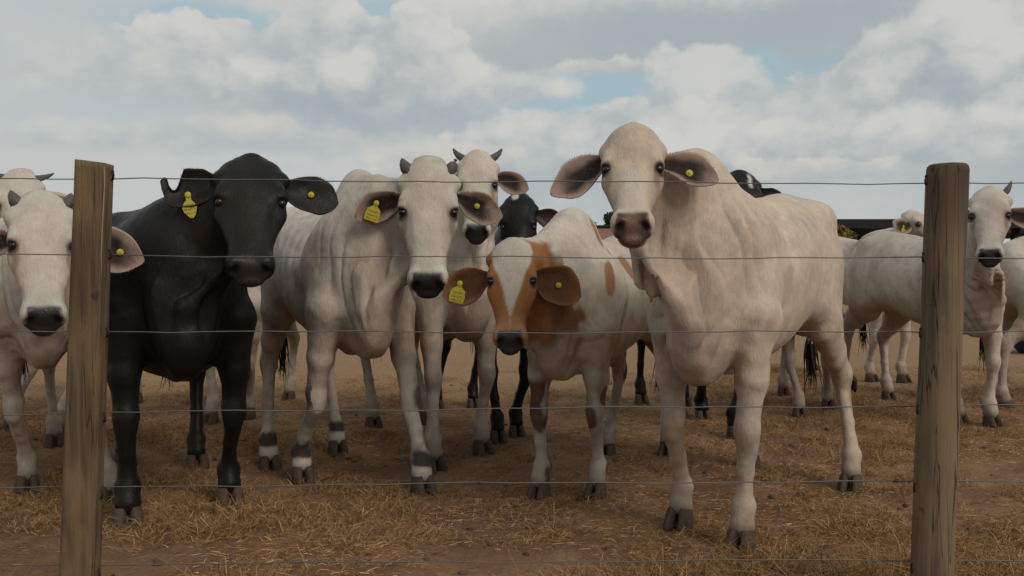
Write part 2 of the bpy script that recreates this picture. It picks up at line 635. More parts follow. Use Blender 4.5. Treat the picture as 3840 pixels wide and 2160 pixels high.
build_fence()


# ------------------------------------------------------------------ cattle: implicit bodies
def hermite(xs, ys, n=160):
    xs = np.asarray(xs, float)
    ys = np.asarray(ys, float)
    d = np.gradient(ys, xs)
    X = np.linspace(xs[0], xs[-1], n)
    i = np.clip(np.searchsorted(xs, X) - 1, 0, len(xs) - 2)
    h = xs[i + 1] - xs[i]
    t = (X - xs[i]) / h
    return X, ((2 * t**3 - 3 * t**2 + 1) * ys[i] + (t**3 - 2 * t**2 + t) * h * d[i]
               + (-2 * t**3 + 3 * t**2) * ys[i + 1] + (t**3 - t**2) * h * d[i + 1])


def nrm(v):
    v = np.asarray(v, float)
    return v / (np.linalg.norm(v) + 1e-12)


class Field:
    def __init__(self, lo, hi, h):
        self.h = h
        self.lo = np.asarray(lo, np.float32)
        n = np.ceil((np.asarray(hi) - self.lo) / h).astype(int) + 1
        self.n = n
        self.F = np.full(n, 0.4, np.float32)
        self.ax = [(self.lo[i] + h * np.arange(n[i])).astype(np.float32) for i in range(3)]

    def sub(self, lo, hi):
        a = np.maximum(np.floor((np.asarray(lo) - self.lo) / self.h).astype(int), 0)
        b = np.minimum(np.ceil((np.asarray(hi) - self.lo) / self.h).astype(int) + 1, self.n)
        if np.any(b <= a):
            return None
        sl = tuple(slice(a[i], b[i]) for i in range(3))
        g = [self.ax[0][sl[0]][:, None, None], self.ax[1][sl[1]][None, :, None], self.ax[2][sl[2]][None, None, :]]
        return sl, g

    def union(self, sl, f, k):
        A = self.F[sl]
        if k > 0:
            h = np.maximum(k - np.abs(A - f), 0) / k
            self.F[sl] = np.minimum(A, f) - h * h * k * 0.25
        else:
            self.F[sl] = np.minimum(A, f)

    def cut(self, sl, f, k):
        A, f = self.F[sl], -f
        h = np.maximum(k - np.abs(A - f), 0) / k
        self.F[sl] = np.maximum(A, f) + h * h * k * 0.25

    def cone(self, a, b, wa, wb, up, ha=None, hb=None, k=0.04, cut=False):
        """elliptical round cone from a to b; w across, h along 'up'"""
        a = np.asarray(a, float)
        b = np.asarray(b, float)
        ha = wa if ha is None else ha
        hb = wb if hb is None else hb
        d = b - a
        L = np.linalg.norm(d)
        dh = d / (L + 1e-9)
        u = np.asarray(up, float)
        u = nrm(u - dh * np.dot(u, dh))
        s = np.cross(dh, u)
        R_ = max(wa, wb, ha, hb) + k + 0.03
        r = self.sub(np.minimum(a, b) - R_, np.maximum(a, b) + R_)
        if r is None:
            return
        sl, (X, Y, Z) = r
        px_, py_, pz_ = X - a[0], Y - a[1], Z - a[2]
        td = px_ * dh[0] + py_ * dh[1] + pz_ * dh[2]
        t = np.clip(td / (L + 1e-9), 0, 1)
        qd = td - t * L
        qs = px_ * s[0] + py_ * s[1] + pz_ * s[2]
        qu = px_ * u[0] + py_ * u[1] + pz_ * u[2]
        w = wa + (wb - wa) * t
        hh = ha + (hb - ha) * t
        m = np.minimum(w, hh)
        f = (np.sqrt((qs / w) ** 2 + (qu / hh) ** 2 + (qd / m) ** 2) - 1) * m
        (self.cut if cut else self.union)(sl, f.astype(np.float32), k)

    def slab(self, a, b, w, ra, rb, normal, k=0.05):
        """flat flap: a capsule of radius ra..rb lying in the plane across 'normal', half thickness w"""
        a = np.asarray(a, float)
        b = np.asarray(b, float)
        d = b - a
        L = np.linalg.norm(d)
        dh = d / (L + 1e-9)
        nn = np.asarray(normal, float)
        nn = nrm(nn - dh * np.dot(nn, dh))
        uu = np.cross(nn, dh)
        R_ = max(ra, rb) + k + 0.03
        r = self.sub(np.minimum(a, b) - R_, np.maximum(a, b) + R_)
        if r is None:
            return
        sl, (X, Y, Z) = r
        x, y, z = X - a[0], Y - a[1], Z - a[2]
        td = x * dh[0] + y * dh[1] + z * dh[2]
        t = np.clip(td / (L + 1e-9), 0, 1)
        qd = td - t * L
        qn = np.abs(x * nn[0] + y * nn[1] + z * nn[2]) - w
        qu = x * uu[0] + y * uu[1] + z * uu[2]
        q2 = np.sqrt(qd * qd + qu * qu) - (ra + (rb - ra) * t)
        f = np.sqrt(np.maximum(qn, 0) ** 2 + np.maximum(q2, 0) ** 2) + np.minimum(np.maximum(qn, q2), 0)
        self.union(sl, f.astype(np.float32), k)

    def ball(self, c, r, k=0.04, axes=None, cut=False):
        """ellipsoid with radii r along axes (rows)"""
        c = np.asarray(c, float)
        r = np.asarray(r, float)
        A = np.eye(3) if axes is None else axes
        R_ = r.max() + k + 0.02
        q = self.sub(c - R_, c + R_)
        if q is None:
            return
        sl, (X, Y, Z) = q
        s = 0
        for i in range(3):
            s = s + (((X - c[0]) * A[i][0] + (Y - c[1]) * A[i][1] + (Z - c[2]) * A[i][2]) / r[i]) ** 2
        f = (np.sqrt(s) - 1) * r.min()
        (self.cut if cut else self.union)(sl, f.astype(np.float32), k)

    def loft(self, o, A, secs, n=2.3, k=0.05, n_top=None, taper=0.0):
        """secs rows: (t, top, bot, halfwidth) in the frame A=(long, side, up) at o"""
        secs = np.asarray(secs, float)
        X_, top = hermite(secs[:, 0], secs[:, 1])
        _, bot = hermite(secs[:, 0], secs[:, 2])
        _, wid = hermite(secs[:, 0], secs[:, 3])
        wid = np.maximum(wid, 0.01)
        mid, hh = (top + bot) / 2, np.maximum((top - bot) / 2, 0.01)
        cor = []
        for t in (secs[0, 0], secs[-1, 0]):
            for sgn in (-1, 1):
                for uu in (secs[:, 1].max(), secs[:, 2].min()):
                    cor.append(o + A[0] * t + A[1] * sgn * secs[:, 3].max() + A[2] * uu)
        cor = np.array(cor)
        r = self.sub(cor.min(0) - 0.08, cor.max(0) + 0.08)
        if r is None:
            return
        sl, (X, Y, Z) = r
        dx, dy, dz = X - o[0], Y - o[1], Z - o[2]
        t = dx * A[0][0] + dy * A[0][1] + dz * A[0][2]
        s = np.abs(dx * A[1][0] + dy * A[1][1] + dz * A[1][2])
        u = dx * A[2][0] + dy * A[2][1] + dz * A[2][2]
        idx = np.clip((t - X_[0]) / (X_[-1] - X_[0]) * (len(X_) - 1), 0, len(X_) - 1)
        i0 = np.minimum(idx.astype(np.int32), len(X_) - 2)
        fr = idx - i0
        lerp = lambda a: (a[i0] * (1 - fr) + a[i0 + 1] * fr).astype(np.float32)
        w, h_, m_ = lerp(wid), lerp(hh), lerp(mid)
        if taper:
            w = w * (1 - taper * np.clip((m_ - u) / h_, 0, 1))
        over = np.maximum(np.maximum(X_[0] - t, t - X_[-1]), 0)
        mn = np.minimum(w, h_)
        if n_top is None:
            e = ((s / w) ** n + (np.abs(u - m_) / h_) ** n) ** (1 / n)
        else:
            # ridge-backed: narrower above the middle, narrowest at the withers
            tt = np.clip((t / X_[-1] + 0.35) / 0.8, 0, 1)
            up_ = np.clip((u - m_) / h_ * 2.5, 0, 1)
            nn = (n + (n_top + (n - n_top) * 0.55 * (1 - tt) - n) * up_).astype(np.float32)
            e = ((s / w) ** nn + (np.abs(u - m_) / h_) ** nn) ** (1 / nn)
        f = (np.sqrt(e * e + (over / mn) ** 2) - 1) * mn
        # keep the far field comparable with a distance
        self.union(sl, f.astype(np.float32), k)

    def mesh(self):
        F, h = self.F, self.h
        ins = F < 0
        c = [ins[i:F.shape[0] - 1 + i, j:F.shape[1] - 1 + j, k:F.shape[2] - 1 + k] for i in (0, 1) for j in (0, 1) for k in (0, 1)]
        cnt = sum(x.astype(np.uint8) for x in c)
        act = (cnt > 0) & (cnt < 8)
        I = np.argwhere(act)
        idx = np.full(act.shape, -1, np.int64)
        idx[act] = np.arange(len(I))
        val = np.stack([F[I[:, 0] + i, I[:, 1] + j, I[:, 2] + k] for i in (0, 1) for j in (0, 1) for k in (0, 1)], 1)
        off = np.array([(i, j, k) for i in (0, 1) for j in (0, 1) for k in (0, 1)], float)
        acc = np.zeros((len(I), 3))
        num = np.zeros(len(I))
        for a in range(8):
            for b in range(a + 1, 8):
                if np.abs(off[a] - off[b]).sum() == 1:
                    va, vb = val[:, a], val[:, b]
                    x = (va < 0) != (vb < 0)
                    t = np.where(x, va / np.where(x, va - vb, 1), 0)
                    acc += np.where(x[:, None], off[a] + t[:, None] * (off[b] - off[a]), 0)
                    num += x
        v = self.lo + h * (I + acc / num[:, None])
        quads = []
        for axn in range(3):
            sl0 = [slice(None)] * 3
            sl1 = [slice(None)] * 3
            sl0[axn] = slice(0, -1)
            sl1[axn] = slice(1, None)
            a, b = ins[tuple(sl0)], ins[tuple(sl1)]
            e = np.argwhere(a != b)
            o1, o2 = [(1, 2), (2, 0), (0, 1)][axn]
            ok = (e[:, o1] > 0) & (e[:, o2] > 0) & (e[:, o1] < act.shape[o1]) & (e[:, o2] < act.shape[o2])
            e = e[ok]
            flip = a[tuple(e.T)]
            q = []
            for d1, d2 in ((-1, -1), (0, -1), (0, 0), (-1, 0)):
                cc = e.copy()
                cc[:, o1] += d1
                cc[:, o2] += d2
                q.append(idx[tuple(cc.T)])
            q = np.stack(q, 1)
            q[~flip] = q[~flip][:, ::-1]
            quads.append(q)
        q = np.concatenate(quads)
        return v, q


def vnormals(v, q):
    n = np.cross(v[q[:, 2]] - v[q[:, 0]], v[q[:, 3]] - v[q[:, 1]])
    out = np.zeros_like(v)
    for i in range(4):
        for c in range(3):
            out[:, c] += np.bincount(q[:, i], n[:, c], len(v))
    return out / (np.linalg.norm(out, axis=1, keepdims=True) + 1e-12)


TORSO = np.array([
    (-0.86, 1.17, 1.01, 0.05),
    (-0.80, 1.28, 0.88, 0.14),
    (-0.67, 1.365, 0.81, 0.205),
    (-0.46, 1.395, 0.80, 0.238),
    (-0.25, 1.365, 0.750, 0.240),
    (0.00, 1.325, 0.685, 0.252),
    (0.22, 1.285, 0.645, 0.232),
    (0.40, 1.265, 0.645, 0.190),
    (0.54, 1.225, 0.660, 0.158),
    (0.64, 1.17, 0.70, 0.135),
    (0.69, 1.13, 0.77, 0.115)])

HEAD = np.array([
    (-0.035, -0.050, -0.12, 0.066),
    (0.00, -0.008, -0.16, 0.094),
    (0.05, 0.010, -0.195, 0.104),
    (0.12, 0.018, -0.215, 0.108),
    (0.20, 0.012, -0.218, 0.104),
    (0.28, 0.004, -0.192, 0.086),
    (0.36, 0.000, -0.158, 0.073),
    (0.43, 0.000, -0.138, 0.070),
    (0.475, -0.004, -0.130, 0.072),
    (0.515, -0.020, -0.120, 0.067),
    (0.538, -0.050, -0.098, 0.045)])


def ear_mesh(L, W, base, out, face, curl=0.5, tip=0.0, n=29, m=17, notch=False):
    """leaf-shaped cupped ear; 'out' runs base->tip, 'face' is where the cup opens"""
    out = nrm(out)
    face = nrm(np.asarray(face) - out * np.dot(face, out))
    sd = np.cross(out, face)
    inner, outer = [], []
    for i in range(n):
        a = i / (n - 1)
        w = W * 0.5 * (0.34 + 0.66 * math.sin(min(1, a * 1.75) * math.pi / 2)) if a < 0.57 else W * 0.5 * max(0.0, math.cos((a - 0.57) / 0.43 * math.pi / 2)) ** 0.62
        w = max(w, 0.004)
        cen = out * L * a + face * (-0.10 * L * math.sin(a * math.pi)) + face * tip * a * a * L
        cc = curl * (1.35 - 0.8 * a)
        for j in range(m):
            b = -1 + 2 * j / (m - 1)
            ang = b * cc * 1.35
            rr = w / max(math.sin(cc * 1.35), 0.2) if cc > 0.05 else w
            pos = cen + sd * (rr * math.sin(ang)) + face * (rr * (1 - math.cos(ang)))
            th = 0.0075 * (1 - 0.55 * a) * (1 - 0.6 * b * b) + 0.0025
            nn = nrm(face * math.cos(ang) - sd * math.sin(ang))
            if notch and b > -0.1 and 0.62 < a < 0.90:
                kk = math.sin((a - 0.62) / 0.28 * math.pi) ** 0.7
                pos = pos - sd * (w * (b + 0.1) * 0.9 * kk)
            if notch and a >= 0.86:
                pos = pos + sd * (0.045 * (a - 0.86) / 0.14)
            inner.append(pos + nn * th * 0.5)
            outer.append(pos - nn * th * 0.5)
    v = np.array(inner + outer) + np.asarray(base)
    q = []
    N = n * m
    for i in range(n - 1):
        for j in range(m - 1):
            a = i * m + j
            q.append((a, a + 1, a + m + 1, a + m))
            q.append((N + a, N + a + m, N + a + m + 1, N + a + 1))
    for i in range(n - 1):
        a = i * m
        q.append((a, a + m, N + a + m, N + a))
        a = i * m + m - 1
        q.append((a, N + a, N + a + m, a + m))
    for j in range(m - 1):
        a = (n - 1) * m + j
        q.append((a, a + 1, N + a + 1, N + a))
    par = np.zeros((2 * N, 3))
    for k in range(2):
        for i in range(n):
            for j in range(m):
                par[k * N + i * m + j] = (i / (n - 1), -1 + 2 * j / (m - 1), k)
    return v, np.array(q), par


def hoof_mesh():
    """two claws, toe towards +x, origin under the coronet"""
    V, Fc = [], []
    for sg in (-1, 1):
        out = []
        for z, ln, wd, sh, gap in ((-0.012, 0.066, 0.029, 0.016, 0.0025), (0.012, 0.066, 0.0295, 0.014, 0.0025),
                                   (0.045, 0.056, 0.028, 0.006, 0.002), (0.075, 0.046, 0.026, -0.002, 0.0),
                                   (0.090, 0.038, 0.022, -0.004, 0.0)):
            th = np.arange(14) / 14 * 2 * math.pi
            cx = np.cos(th)
            x = ln * cx + sh
            y = wd * np.sin(th) * (1 - 0.35 * np.clip(cx, 0, 1) ** 2)
            y = np.where(sg * y < 0, y * 0.82, y)
            out.append(np.stack([x, y + sg * (wd * 0.82 + gap) + sg * 0.0005, np.full(14, z * 0.86)], -1))
        v, f = rings(out)
        Fc += [tuple(i + sum(len(a) for a in V) for i in q) for q in f]
        V.append(v)
    me = bpy.data.meshes.new("hoof")
    me.from_pydata([tuple(map(float, p)) for p in np.concatenate(V)], [], Fc)
    for p in me.polygons:
        p.use_smooth = len(p.vertices) == 4
    me.materials.append(M_HOOF)
    return me


HOOF = hoof_mesh()


def flag_tag_mesh(leaf=False):
    if leaf:
        o = [(-.010, .008), (.010, .008), (.009, -.020), (.020, -.034), (.026, -.05), (.018, -.078), (.006, -.092), (-.006, -.088), (-.022, -.07), (-.028, -.05), (-.022, -.034), (-.010, -.020)]
    else:
        o = [(-.008, .008), (.008, .008), (.010, -.014), (.029, -.030), (.033, -.060), (.030, -.082), (-.030, -.082), (-.033, -.060), (-.029, -.030), (-.010, -.014)]
    n = len(o)
    v = [(x, -0.0013, z) for x, z in o] + [(x, 0.0013, z) for x, z in o]
    f = [tuple(range(n)), tuple(range(2 * n - 1, n - 1, -1))] + [(i, i + n, (i + 1) % n + n, (i + 1) % n) for i in range(n)]
    # button head on the pin
    th = np.arange(10) / 10 * 2 * math.pi
    b0 = len(v)
    for r, y in ((0.012, -0.0013), (0.012, -0.005), (0.006, -0.007)):
        v += [(r * math.cos(t), y, r * math.sin(t)) for t in th]
    for k in range(2):
        for i in range(10):
            a, b = b0 + k * 10 + i, b0 + k * 10 + (i + 1) % 10
            f.append((a, a + 10, b + 10, b))
    f.append(tuple(b0 + 20 + i for i in range(9, -1, -1)))
    me = bpy.data.meshes.new("ear_tag")
    me.from_pydata(v, [], f)
    me.materials.append(M_TAG)
    return me


def button_tag_mesh():
    th = np.arange(12) / 12 * 2 * math.pi
    v, f = [], []
    prof = ((0.0125, 0.003), (0.0125, -0.003), (0.010, -0.005), (0.005, -0.0055), (0.004, -0.009))
    for r, y in prof:
        v += [(r * math.cos(t), y, r * math.sin(t)) for t in th]
    for k in range(len(prof) - 1):
        for i in range(12):
            a, b = k * 12 + i, k * 12 + (i + 1) % 12
            f.append((a, a + 12, b + 12, b))
    f.append(tuple(len(v) - 12 + i for i in range(11, -1, -1)))
    f.append(tuple(range(12)))
    me = bpy.data.meshes.new("ear_tag")
    me.from_pydata(v, [], f)
    me.materials.append(M_TAG)
    return me


TAG_FLAG, TAG_LEAF, TAG_BUTTON = flag_tag_mesh(), flag_tag_mesh(True), button_tag_mesh()


def uv_ball(name, c, r, mat, parent, axes=None, n=14, m=9):
    out = []
    A = np.eye(3) if axes is None else axes
    for i in range(m + 1):
        ph = math.pi * (i / m)
        ph = min(max(ph, 0.02), math.pi - 0.02)
        th = np.arange(n) / n * 2 * math.pi
        loc = np.stack([r[0] * np.sin(ph) * np.cos(th), r[1] * np.sin(ph) * np.sin(th), np.full(n, -r[2] * math.cos(ph))], -1)
        out.append(loc @ A + c)
    v, f = rings(out)
    return mesh_obj(name, v, f, mat, parent)


def strand_bundle(path, r0, count, seed, spread=1.0):
    """tail switch: many tapered strands running along a path"""
    rs = np.random.default_rng(seed)
    V, Fq = [], []
    path = np.array(path, float)
    for s in range(count):
        off = rs.normal(0, 1, 3) * r0 * 0.55
        off2 = rs.normal(0, 1, 3) * r0 * 0.9 * spread
        ln = rs.uniform(0.65, 1.0)
        pts = []
        K = 6
        for i in range(K):
            a = i / (K - 1) * ln
            x = a * (len(path) - 1)
            j = min(int(x), len(path) - 2)
            p = path[j] + (path[j + 1] - path[j]) * (x - j)
            pts.append(p + off * math.sin(min(1, a * 2.2) * math.pi / 2) * (1 - 0.5 * a) + off2 * a * a)
        v, f = tube(pts, [0.0045 * (1 - 0.75 * i / (K - 1)) for i in range(K)], 4)
        b = sum(len(x) for x in V)
        Fq += [tuple(i + b for i in q) for q in f]
        V.append(v)
    return np.concatenate(V), Fq


def solve_muzzle(poll, u, v, L):
    lo, hi = poll[1] - L, poll[1]
    f = lambda d: np.linalg.norm(px(u, v, d) - poll) - L
    if f(hi) > 0:
        p = px(u, v, hi)
        return poll + nrm(p - poll) * L
    for _ in range(40):
        m = (lo + hi) / 2
        if f(m) > 0:
            lo = m
        else:
            hi = m
    return px(u, v, (lo + hi) / 2)


WHITE = np.array([0.51, 0.45, 0.378])


class Cow:
    pass


def build_cow(name, label, cat, front, rear, feet, poll, muzzle, coat, size=1.0, wide=1.0, hump=0.0, headL=0.5,
              headW=1.0, h=0.011, mat=None, ears=None, horns=None, tags=None, tail=True, folds=0.0, dewlap=0.6,
              group="cattle in the pen", seed=1, long_=1.0, roll=0.0, tail_path=None, forehead=0.0, neck_drop=0.0,
              hump_x=0.0, knob=False, deep=0.0, neck_w=1.0, legs=1.0, hump_r=1.0, tail_dark=True):
    mat = mat or M_HIDE
    front = np.array(front, float)
    rear = np.array(rear, float)
    fw = nrm(front - rear)
    yaw = math.atan2(fw[1], fw[0])
    s = size
    sl = s * long_
    base2 = front - fw * 0.53 * sl
    gz = float(ground_z(base2[0], base2[1]))
    base = np.array([base2[0], base2[1], gz])
    Rm = np.array([[fw[0], -fw[1], 0], [fw[1], fw[0], 0], [0, 0, 1]])   # local -> world
    toL = lambda p: (np.asarray(p, float) - base) @ Rm
    root = empty(name, tuple(base), label, cat, group, yaw)

    pollL = toL(px(*poll))
    pw = px(*poll)
    muzL = toL(solve_muzzle(pw, muzzle[0], muzzle[1], headL) if len(muzzle) == 2 else px(*muzzle))
    fwd = nrm(muzL - pollL)
    hs = headL / 0.505
    upg = np.array([0, 0, 1.0])
    sidev = nrm(np.cross(upg, fwd))           # animal's left (facing along fwd)
    if roll:
        c_, s_ = math.cos(roll), math.sin(roll)
        k_ = fwd
        sidev = sidev * c_ + np.cross(k_, sidev) * s_
    updir = np.cross(fwd, sidev)
    A = np.array([fwd, sidev, updir])
    HP = lambda t, sd, u: pollL + A[0] * t * hs + A[1] * sd * hs * headW + A[2] * u * hs
    footL = [toL((f[0], f[1], 0)) for f in feet]
    for i, f in enumerate(feet):
        footL[i][2] = float(ground_z(f[0], f[1])) - gz + (f[2] if len(f) > 2 else 0.0)

    pts = [pollL, muzL] + footL + [np.array([-0.95 * sl, -0.36 * s * wide, 0]), np.array([0.9 * sl, 0.36 * s * wide, 1.5 * s])]
    pts = np.array(pts)
    lo, hi = pts.min(0) - 0.2, pts.max(0) + 0.2
    lo[2] = min(x[2] for x in footL) + 0.02
    F = Field(lo, hi, h)
    X3 = np.eye(3)
    # torso
    T = TORSO.copy()
    T[:, 0] *= sl
    T[:, 1:] *= s
    T[:, 3] *= wide
    T[:, 2] -= deep * s * np.interp(T[:, 0] / sl, [-.8, -.3, .5, .8], [.02, .09, .07, .02])
    F.loft(np.zeros(3), X3, T, 2.25, 0.06, n_top=1.55)
    ux = np.array([1.0, 0, 0])
    P = lambda x, y, z: np.array([x * sl, y * s * wide, z * s])
    r = lambda q: q * s
    rl = lambda q: q * s * legs
    for i, sg in ((0, 1), (1, -1)):
        # shoulder and forearm
        sh, el = P(0.44, sg * 0.125, 1.13), P(0.52, sg * 0.168, 0.83)
        F.cone(P(0.36, sg * 0.07, 1.20), sh, r(.055), r(.075), ux, r(.08), r(.14), 0.13)
        F.cone(sh + np.array([-.03, 0, 0]), el + np.array([-.02, 0, 0]), r(.072), r(.074), ux, r(.12), r(.105), 0.085)
        ft = footL[i]
        f0 = P(0.53, sg * 0.165, 0)
        disp = ft - f0
        disp[2] *= 0.6
        kn = P(0.545, sg * 0.165, 0.43) + disp * 0.45
        fe = ft + np.array([-0.035, 0, 0.150 * s])
        co = ft + np.array([-0.012, 0, 0.088 * s])
        el2 = el + disp * 0.05
        mid = el2 * 0.45 + kn * 0.55
        F.cone(el2, mid, rl(.074), rl(.054), ux, rl(.105), rl(.066), 0.05)
        F.cone(mid, kn + np.array([-.004, 0, .03 * s]), rl(.052), rl(.042), ux, rl(.064), rl(.047), 0.03)
        F.ball(kn + np.array([.008, 0, 0]), (rl(.047), rl(.046), rl(.060)), 0.022)
        F.cone(kn - np.array([.0, 0, .05 * s]), fe * .55 + kn * .45, rl(.037), rl(.028), ux, rl(.040), rl(.034), 0.022)
        F.cone(fe * .55 + kn * .45, fe, rl(.028), rl(.033), ux, rl(.034), rl(.039), 0.018)
        F.ball(fe, (rl(.045), rl(.043), rl(.040)), 0.02)
        F.cone(fe, co, rl(.036), rl(.046), ux, rl(.040), rl(.050), 0.02)
        F.ball(fe + np.array([-.038 * s, 0.016 * s, -.032 * s]), (rl(.013), rl(.011), rl(.018)), 0.012)
        F.ball(fe + np.array([-.038 * s, -0.016 * s, -.032 * s]), (rl(.013), rl(.011), rl(.018)), 0.012)
    for i, sg in ((2, 1), (3, -1)):
        hip, stf = P(-0.50, sg * 0.13, 1.10), P(-0.42, sg * 0.17, 0.84)
        F.cone(hip, stf, r(.10), r(.085), ux, r(.24), r(.15), 0.11)
        F.cone(P(-0.66, sg * 0.12, 1.08), P(-0.62, sg * 0.14, 0.80), r(.085), r(.07), ux, r(.10), r(.09), 0.07)
        F.ball(P(-0.47, sg * 0.175, 1.28), (r(.07), r(.05), r(.05)), 0.12)      # hook bone
        F.ball(P(-0.77, sg * 0.09, 1.17), (r(.05), r(.04), r(.06)), 0.09)         # pin bone
        ft = footL[i]
        f0 = P(-0.66, sg * 0.155, 0)
        disp = ft - f0
        ho = P(-0.765, sg * 0.15, 0.53) + disp * np.array([.55, .55, .7])
        fe = ft + np.array([-0.035, 0, 0.155 * s])
        if ft[2] > 0.06 * s + 0.03:
            fe = ft + np.array([-0.075, 0, 0.12 * s])
        co = ft + np.array([-0.012, 0, 0.088 * s])
        st2 = P(-0.50, sg * 0.165, 0.80) + disp * 0.12
        mid = st2 * .42 + ho * .58
        F.cone(st2, mid, r(.080), r(.052), ux, r(.145), r(.085), 0.06)
        F.cone(mid, ho, rl(.052), rl(.038), ux, rl(.085), rl(.052), 0.03)
        F.ball(ho + np.array([.012, 0, -.01]), (rl(.056), rl(.042), rl(.066)), 0.03)
        F.cone(ho + np.array([.01, 0, -.04 * s]), fe * .6 + ho * .4, rl(.033), rl(.027), ux, rl(.045), rl(.034), 0.022)
        F.cone(fe * .6 + ho * .4, fe, rl(.027), rl(.033), ux, rl(.034), rl(.039), 0.018)
        F.ball(fe, (rl(.044), rl(.042), rl(.039)), 0.02)
        F.cone(fe, co, rl(.036), rl(.046), ux, rl(.040), rl(.049), 0.02)
        F.ball(fe + np.array([-.038 * s, 0.016 * s, -.032 * s]), (rl(.013), rl(.011), rl(.018)), 0.012)
        F.ball(fe + np.array([-.038 * s, -0.016 * s, -.032 * s]), (rl(.013), rl(.011), rl(.018)), 0.012)
    # hump
    if hump:
        F.ball(P(0.47 + hump_x, 0, 1.30), (r(.17) * hump_r, r(.085) * (.4 + .6 * hump_r), r(.10) * hump), 0.10 * hump_r)
        F.ball(P(0.46 + hump_x, 0, 1.315 + 0.08 * hump), (r(.115) * hump_r, r(.062) * (.4 + .6 * hump_r), r(.08) * hump), 0.08 * hump_r)
    # brisket
    F.ball(P(0.67, 0, 0.79 - 0.02 * dewlap - 0.04 * deep), (r(.13), r(.085) * wide, r(.12)), 0.08)
    # neck: withers -> nape, throat below
    occ = HP(0.10, 0, -0.13)
    n0 = P(0.56, 0, 1.10)
    n1 = n0 * 0.5 + occ * 0.5 + np.array([0.03, 0, 0.03 - neck_drop])
    up = np.array([0.15, 0, 1.0])
    F.cone(P(0.44, 0, 1.08), n0, r(.145) * wide * neck_w, r(.122) * wide * neck_w, up, r(.18), r(.20), 0.09)
    F.cone(n0, n1, r(.122) * wide * neck_w, r(.092) * (0.5 + 0.5 * wide) * neck_w, up, r(.205), r(.165), 0.12)
    F.cone(n1, occ, r(.092) * (0.5 + 0.5 * wide) * neck_w, .080 * hs, up, r(.165), .112 * hs, 0.07)
    if dewlap:
        # thin median fold from throat to brisket
        th0 = HP(0.24, 0, -0.24)
        th1 = n1 + np.array([0.07 * s, 0, -0.23 * s])
        th2 = P(0.73, 0, 0.88)
        th3 = P(0.67, 0, 0.735 - 0.02 * dewlap - .05 * deep)
        yv = np.array([0., 1, 0])
        nd = np.cross(nrm(th1 - th0), np.array([0, 0, 1.]))
        F.slab(th0, th1, .010, .030 * s, (.035 + .045 * dewlap) * s, nd if np.linalg.norm(nd) > .2 else yv, 0.045)
        F.slab(th1, th2, .012, (.035 + .045 * dewlap) * s, (.04 + .045 * dewlap) * s, np.cross(nrm(th2 - th1), ux) if abs(th1[1]) > .08 else yv, 0.055)
        F.slab(th2, th3, .024, (.04 + .045 * dewlap) * s, .080 * s, yv, 0.09)
        F.cone(P(0.60, 0, .70 - .04 * deep), P(0.30, 0, .645 - .06 * deep), .045 * s, .02 * s, np.array([0, 0, 1.]), .05 * s, .03 * s, 0.05)
    # head
    H = HEAD.copy() * hs
    H[:, 3] *= headW
    F.loft(pollL, A, H, 2.45, 0.055, taper=0.34)
    if forehead:
        F.ball(HP(0.075, 0, -0.03), np.array([.11, .088 * headW, .055 + .03 * forehead]) * hs, 0.05, A)
    if knob:
        F.ball(HP(-0.052, 0.006, -0.028), np.array([.020, .030, .024]) * hs, 0.012, A)
    F.ball(HP(-0.018, 0, -0.035), np.array([.026, .042, .030]) * hs, 0.03, A)
    for sg in (1, -1):
        F.ball(HP(0.165, sg * 0.088, -0.022), np.array([.042, .026 * headW, .028]) * hs, 0.03, A)
        F.ball(HP(0.235, sg * 0.088, -0.055), np.array([.040, .022 * headW, .022]) * hs, 0.03, A)     # brow
        F.cone(HP(0.25, sg * 0.088, -0.062), HP(0.35, sg * .062, -.060), .018 * hs, .012 * hs, A[2], k=0.03)  # cheek ridge
        F.ball(HP(0.15, sg * 0.060, -0.13), np.array([.085, .026, .065]) * hs, 0.05, A)    # jaw muscle
        F.ball(HP(0.487, sg * 0.050, -0.030), np.array([.034, .026, .032]) * hs, 0.025, A)    # nostril wing
        F.ball(HP(0.210, sg * 0.108, -0.014), np.array([.020, .018, .020]) * hs, 0.012, A, cut=True)
        F.ball(HP(0.188, sg * 0.097, -0.020), np.array([.012, .020 * headW, .024]) * hs, 0.014, A)   # upper lid
        ca = nrm(A[0] * .8 + A[2] * .25 + A[1] * sg * .6)
        F.cone(HP(0.512, sg * 0.040, -0.022), HP(0.528, sg * .050, -.036), .011 * hs, .013 * hs, ca, k=0.010, cut=True)
        F.ball(HP(0.07, sg * 0.095, -0.055), np.array([.03, .035, .03]) * hs, 0.03, A)      # ear root
    F.ball(HP(0.478, 0, -0.118), np.array([.045, .050 * headW, .030]) * hs, 0.025, A)       # chin
    F.cone(HP(0.535, -.045, -0.093), HP(0.535, .045, -0.093), .006 * hs, .006 * hs, A[2], k=0.010, cut=True)  # mouth
    for sg in (1, -1):
        F.cone(HP(0.535, sg * .040, -0.093), HP(0.455, sg * .078, -0.100), .006 * hs, .004 * hs, A[2], k=0.010, cut=True)
    v, q = F.mesh()
    del F
    # body-space and head-space coordinates for markings and fine relief
    nv = vnormals(v, q)

    def coords(v):
        b = v / np.array([sl, s * wide, s])
        hd = (v - pollL) @ A.T / hs
        hd[:, 1] /= headW
        return b, hd
    b, hd = coords(v)
    headm = sstep(hd[:, 0], -0.06, 0.0) * (1 - sstep(np.abs(hd[:, 1]), .15, .2)) * sstep(hd[:, 2] + .9 * np.minimum(hd[:, 0] - .16, 0), -.27, -.215) * (hd[:, 2] < .1) * (hd[:, 0] < .62)
    disp = (fbm(v, 5.0, seed, 3) - 0.5) * 0.016 * (1 - headm * 0.8)
    disp += (fbm(v, 16.0, seed + 4, 2) - 0.5) * 0.006 * (1 - headm * 0.6)
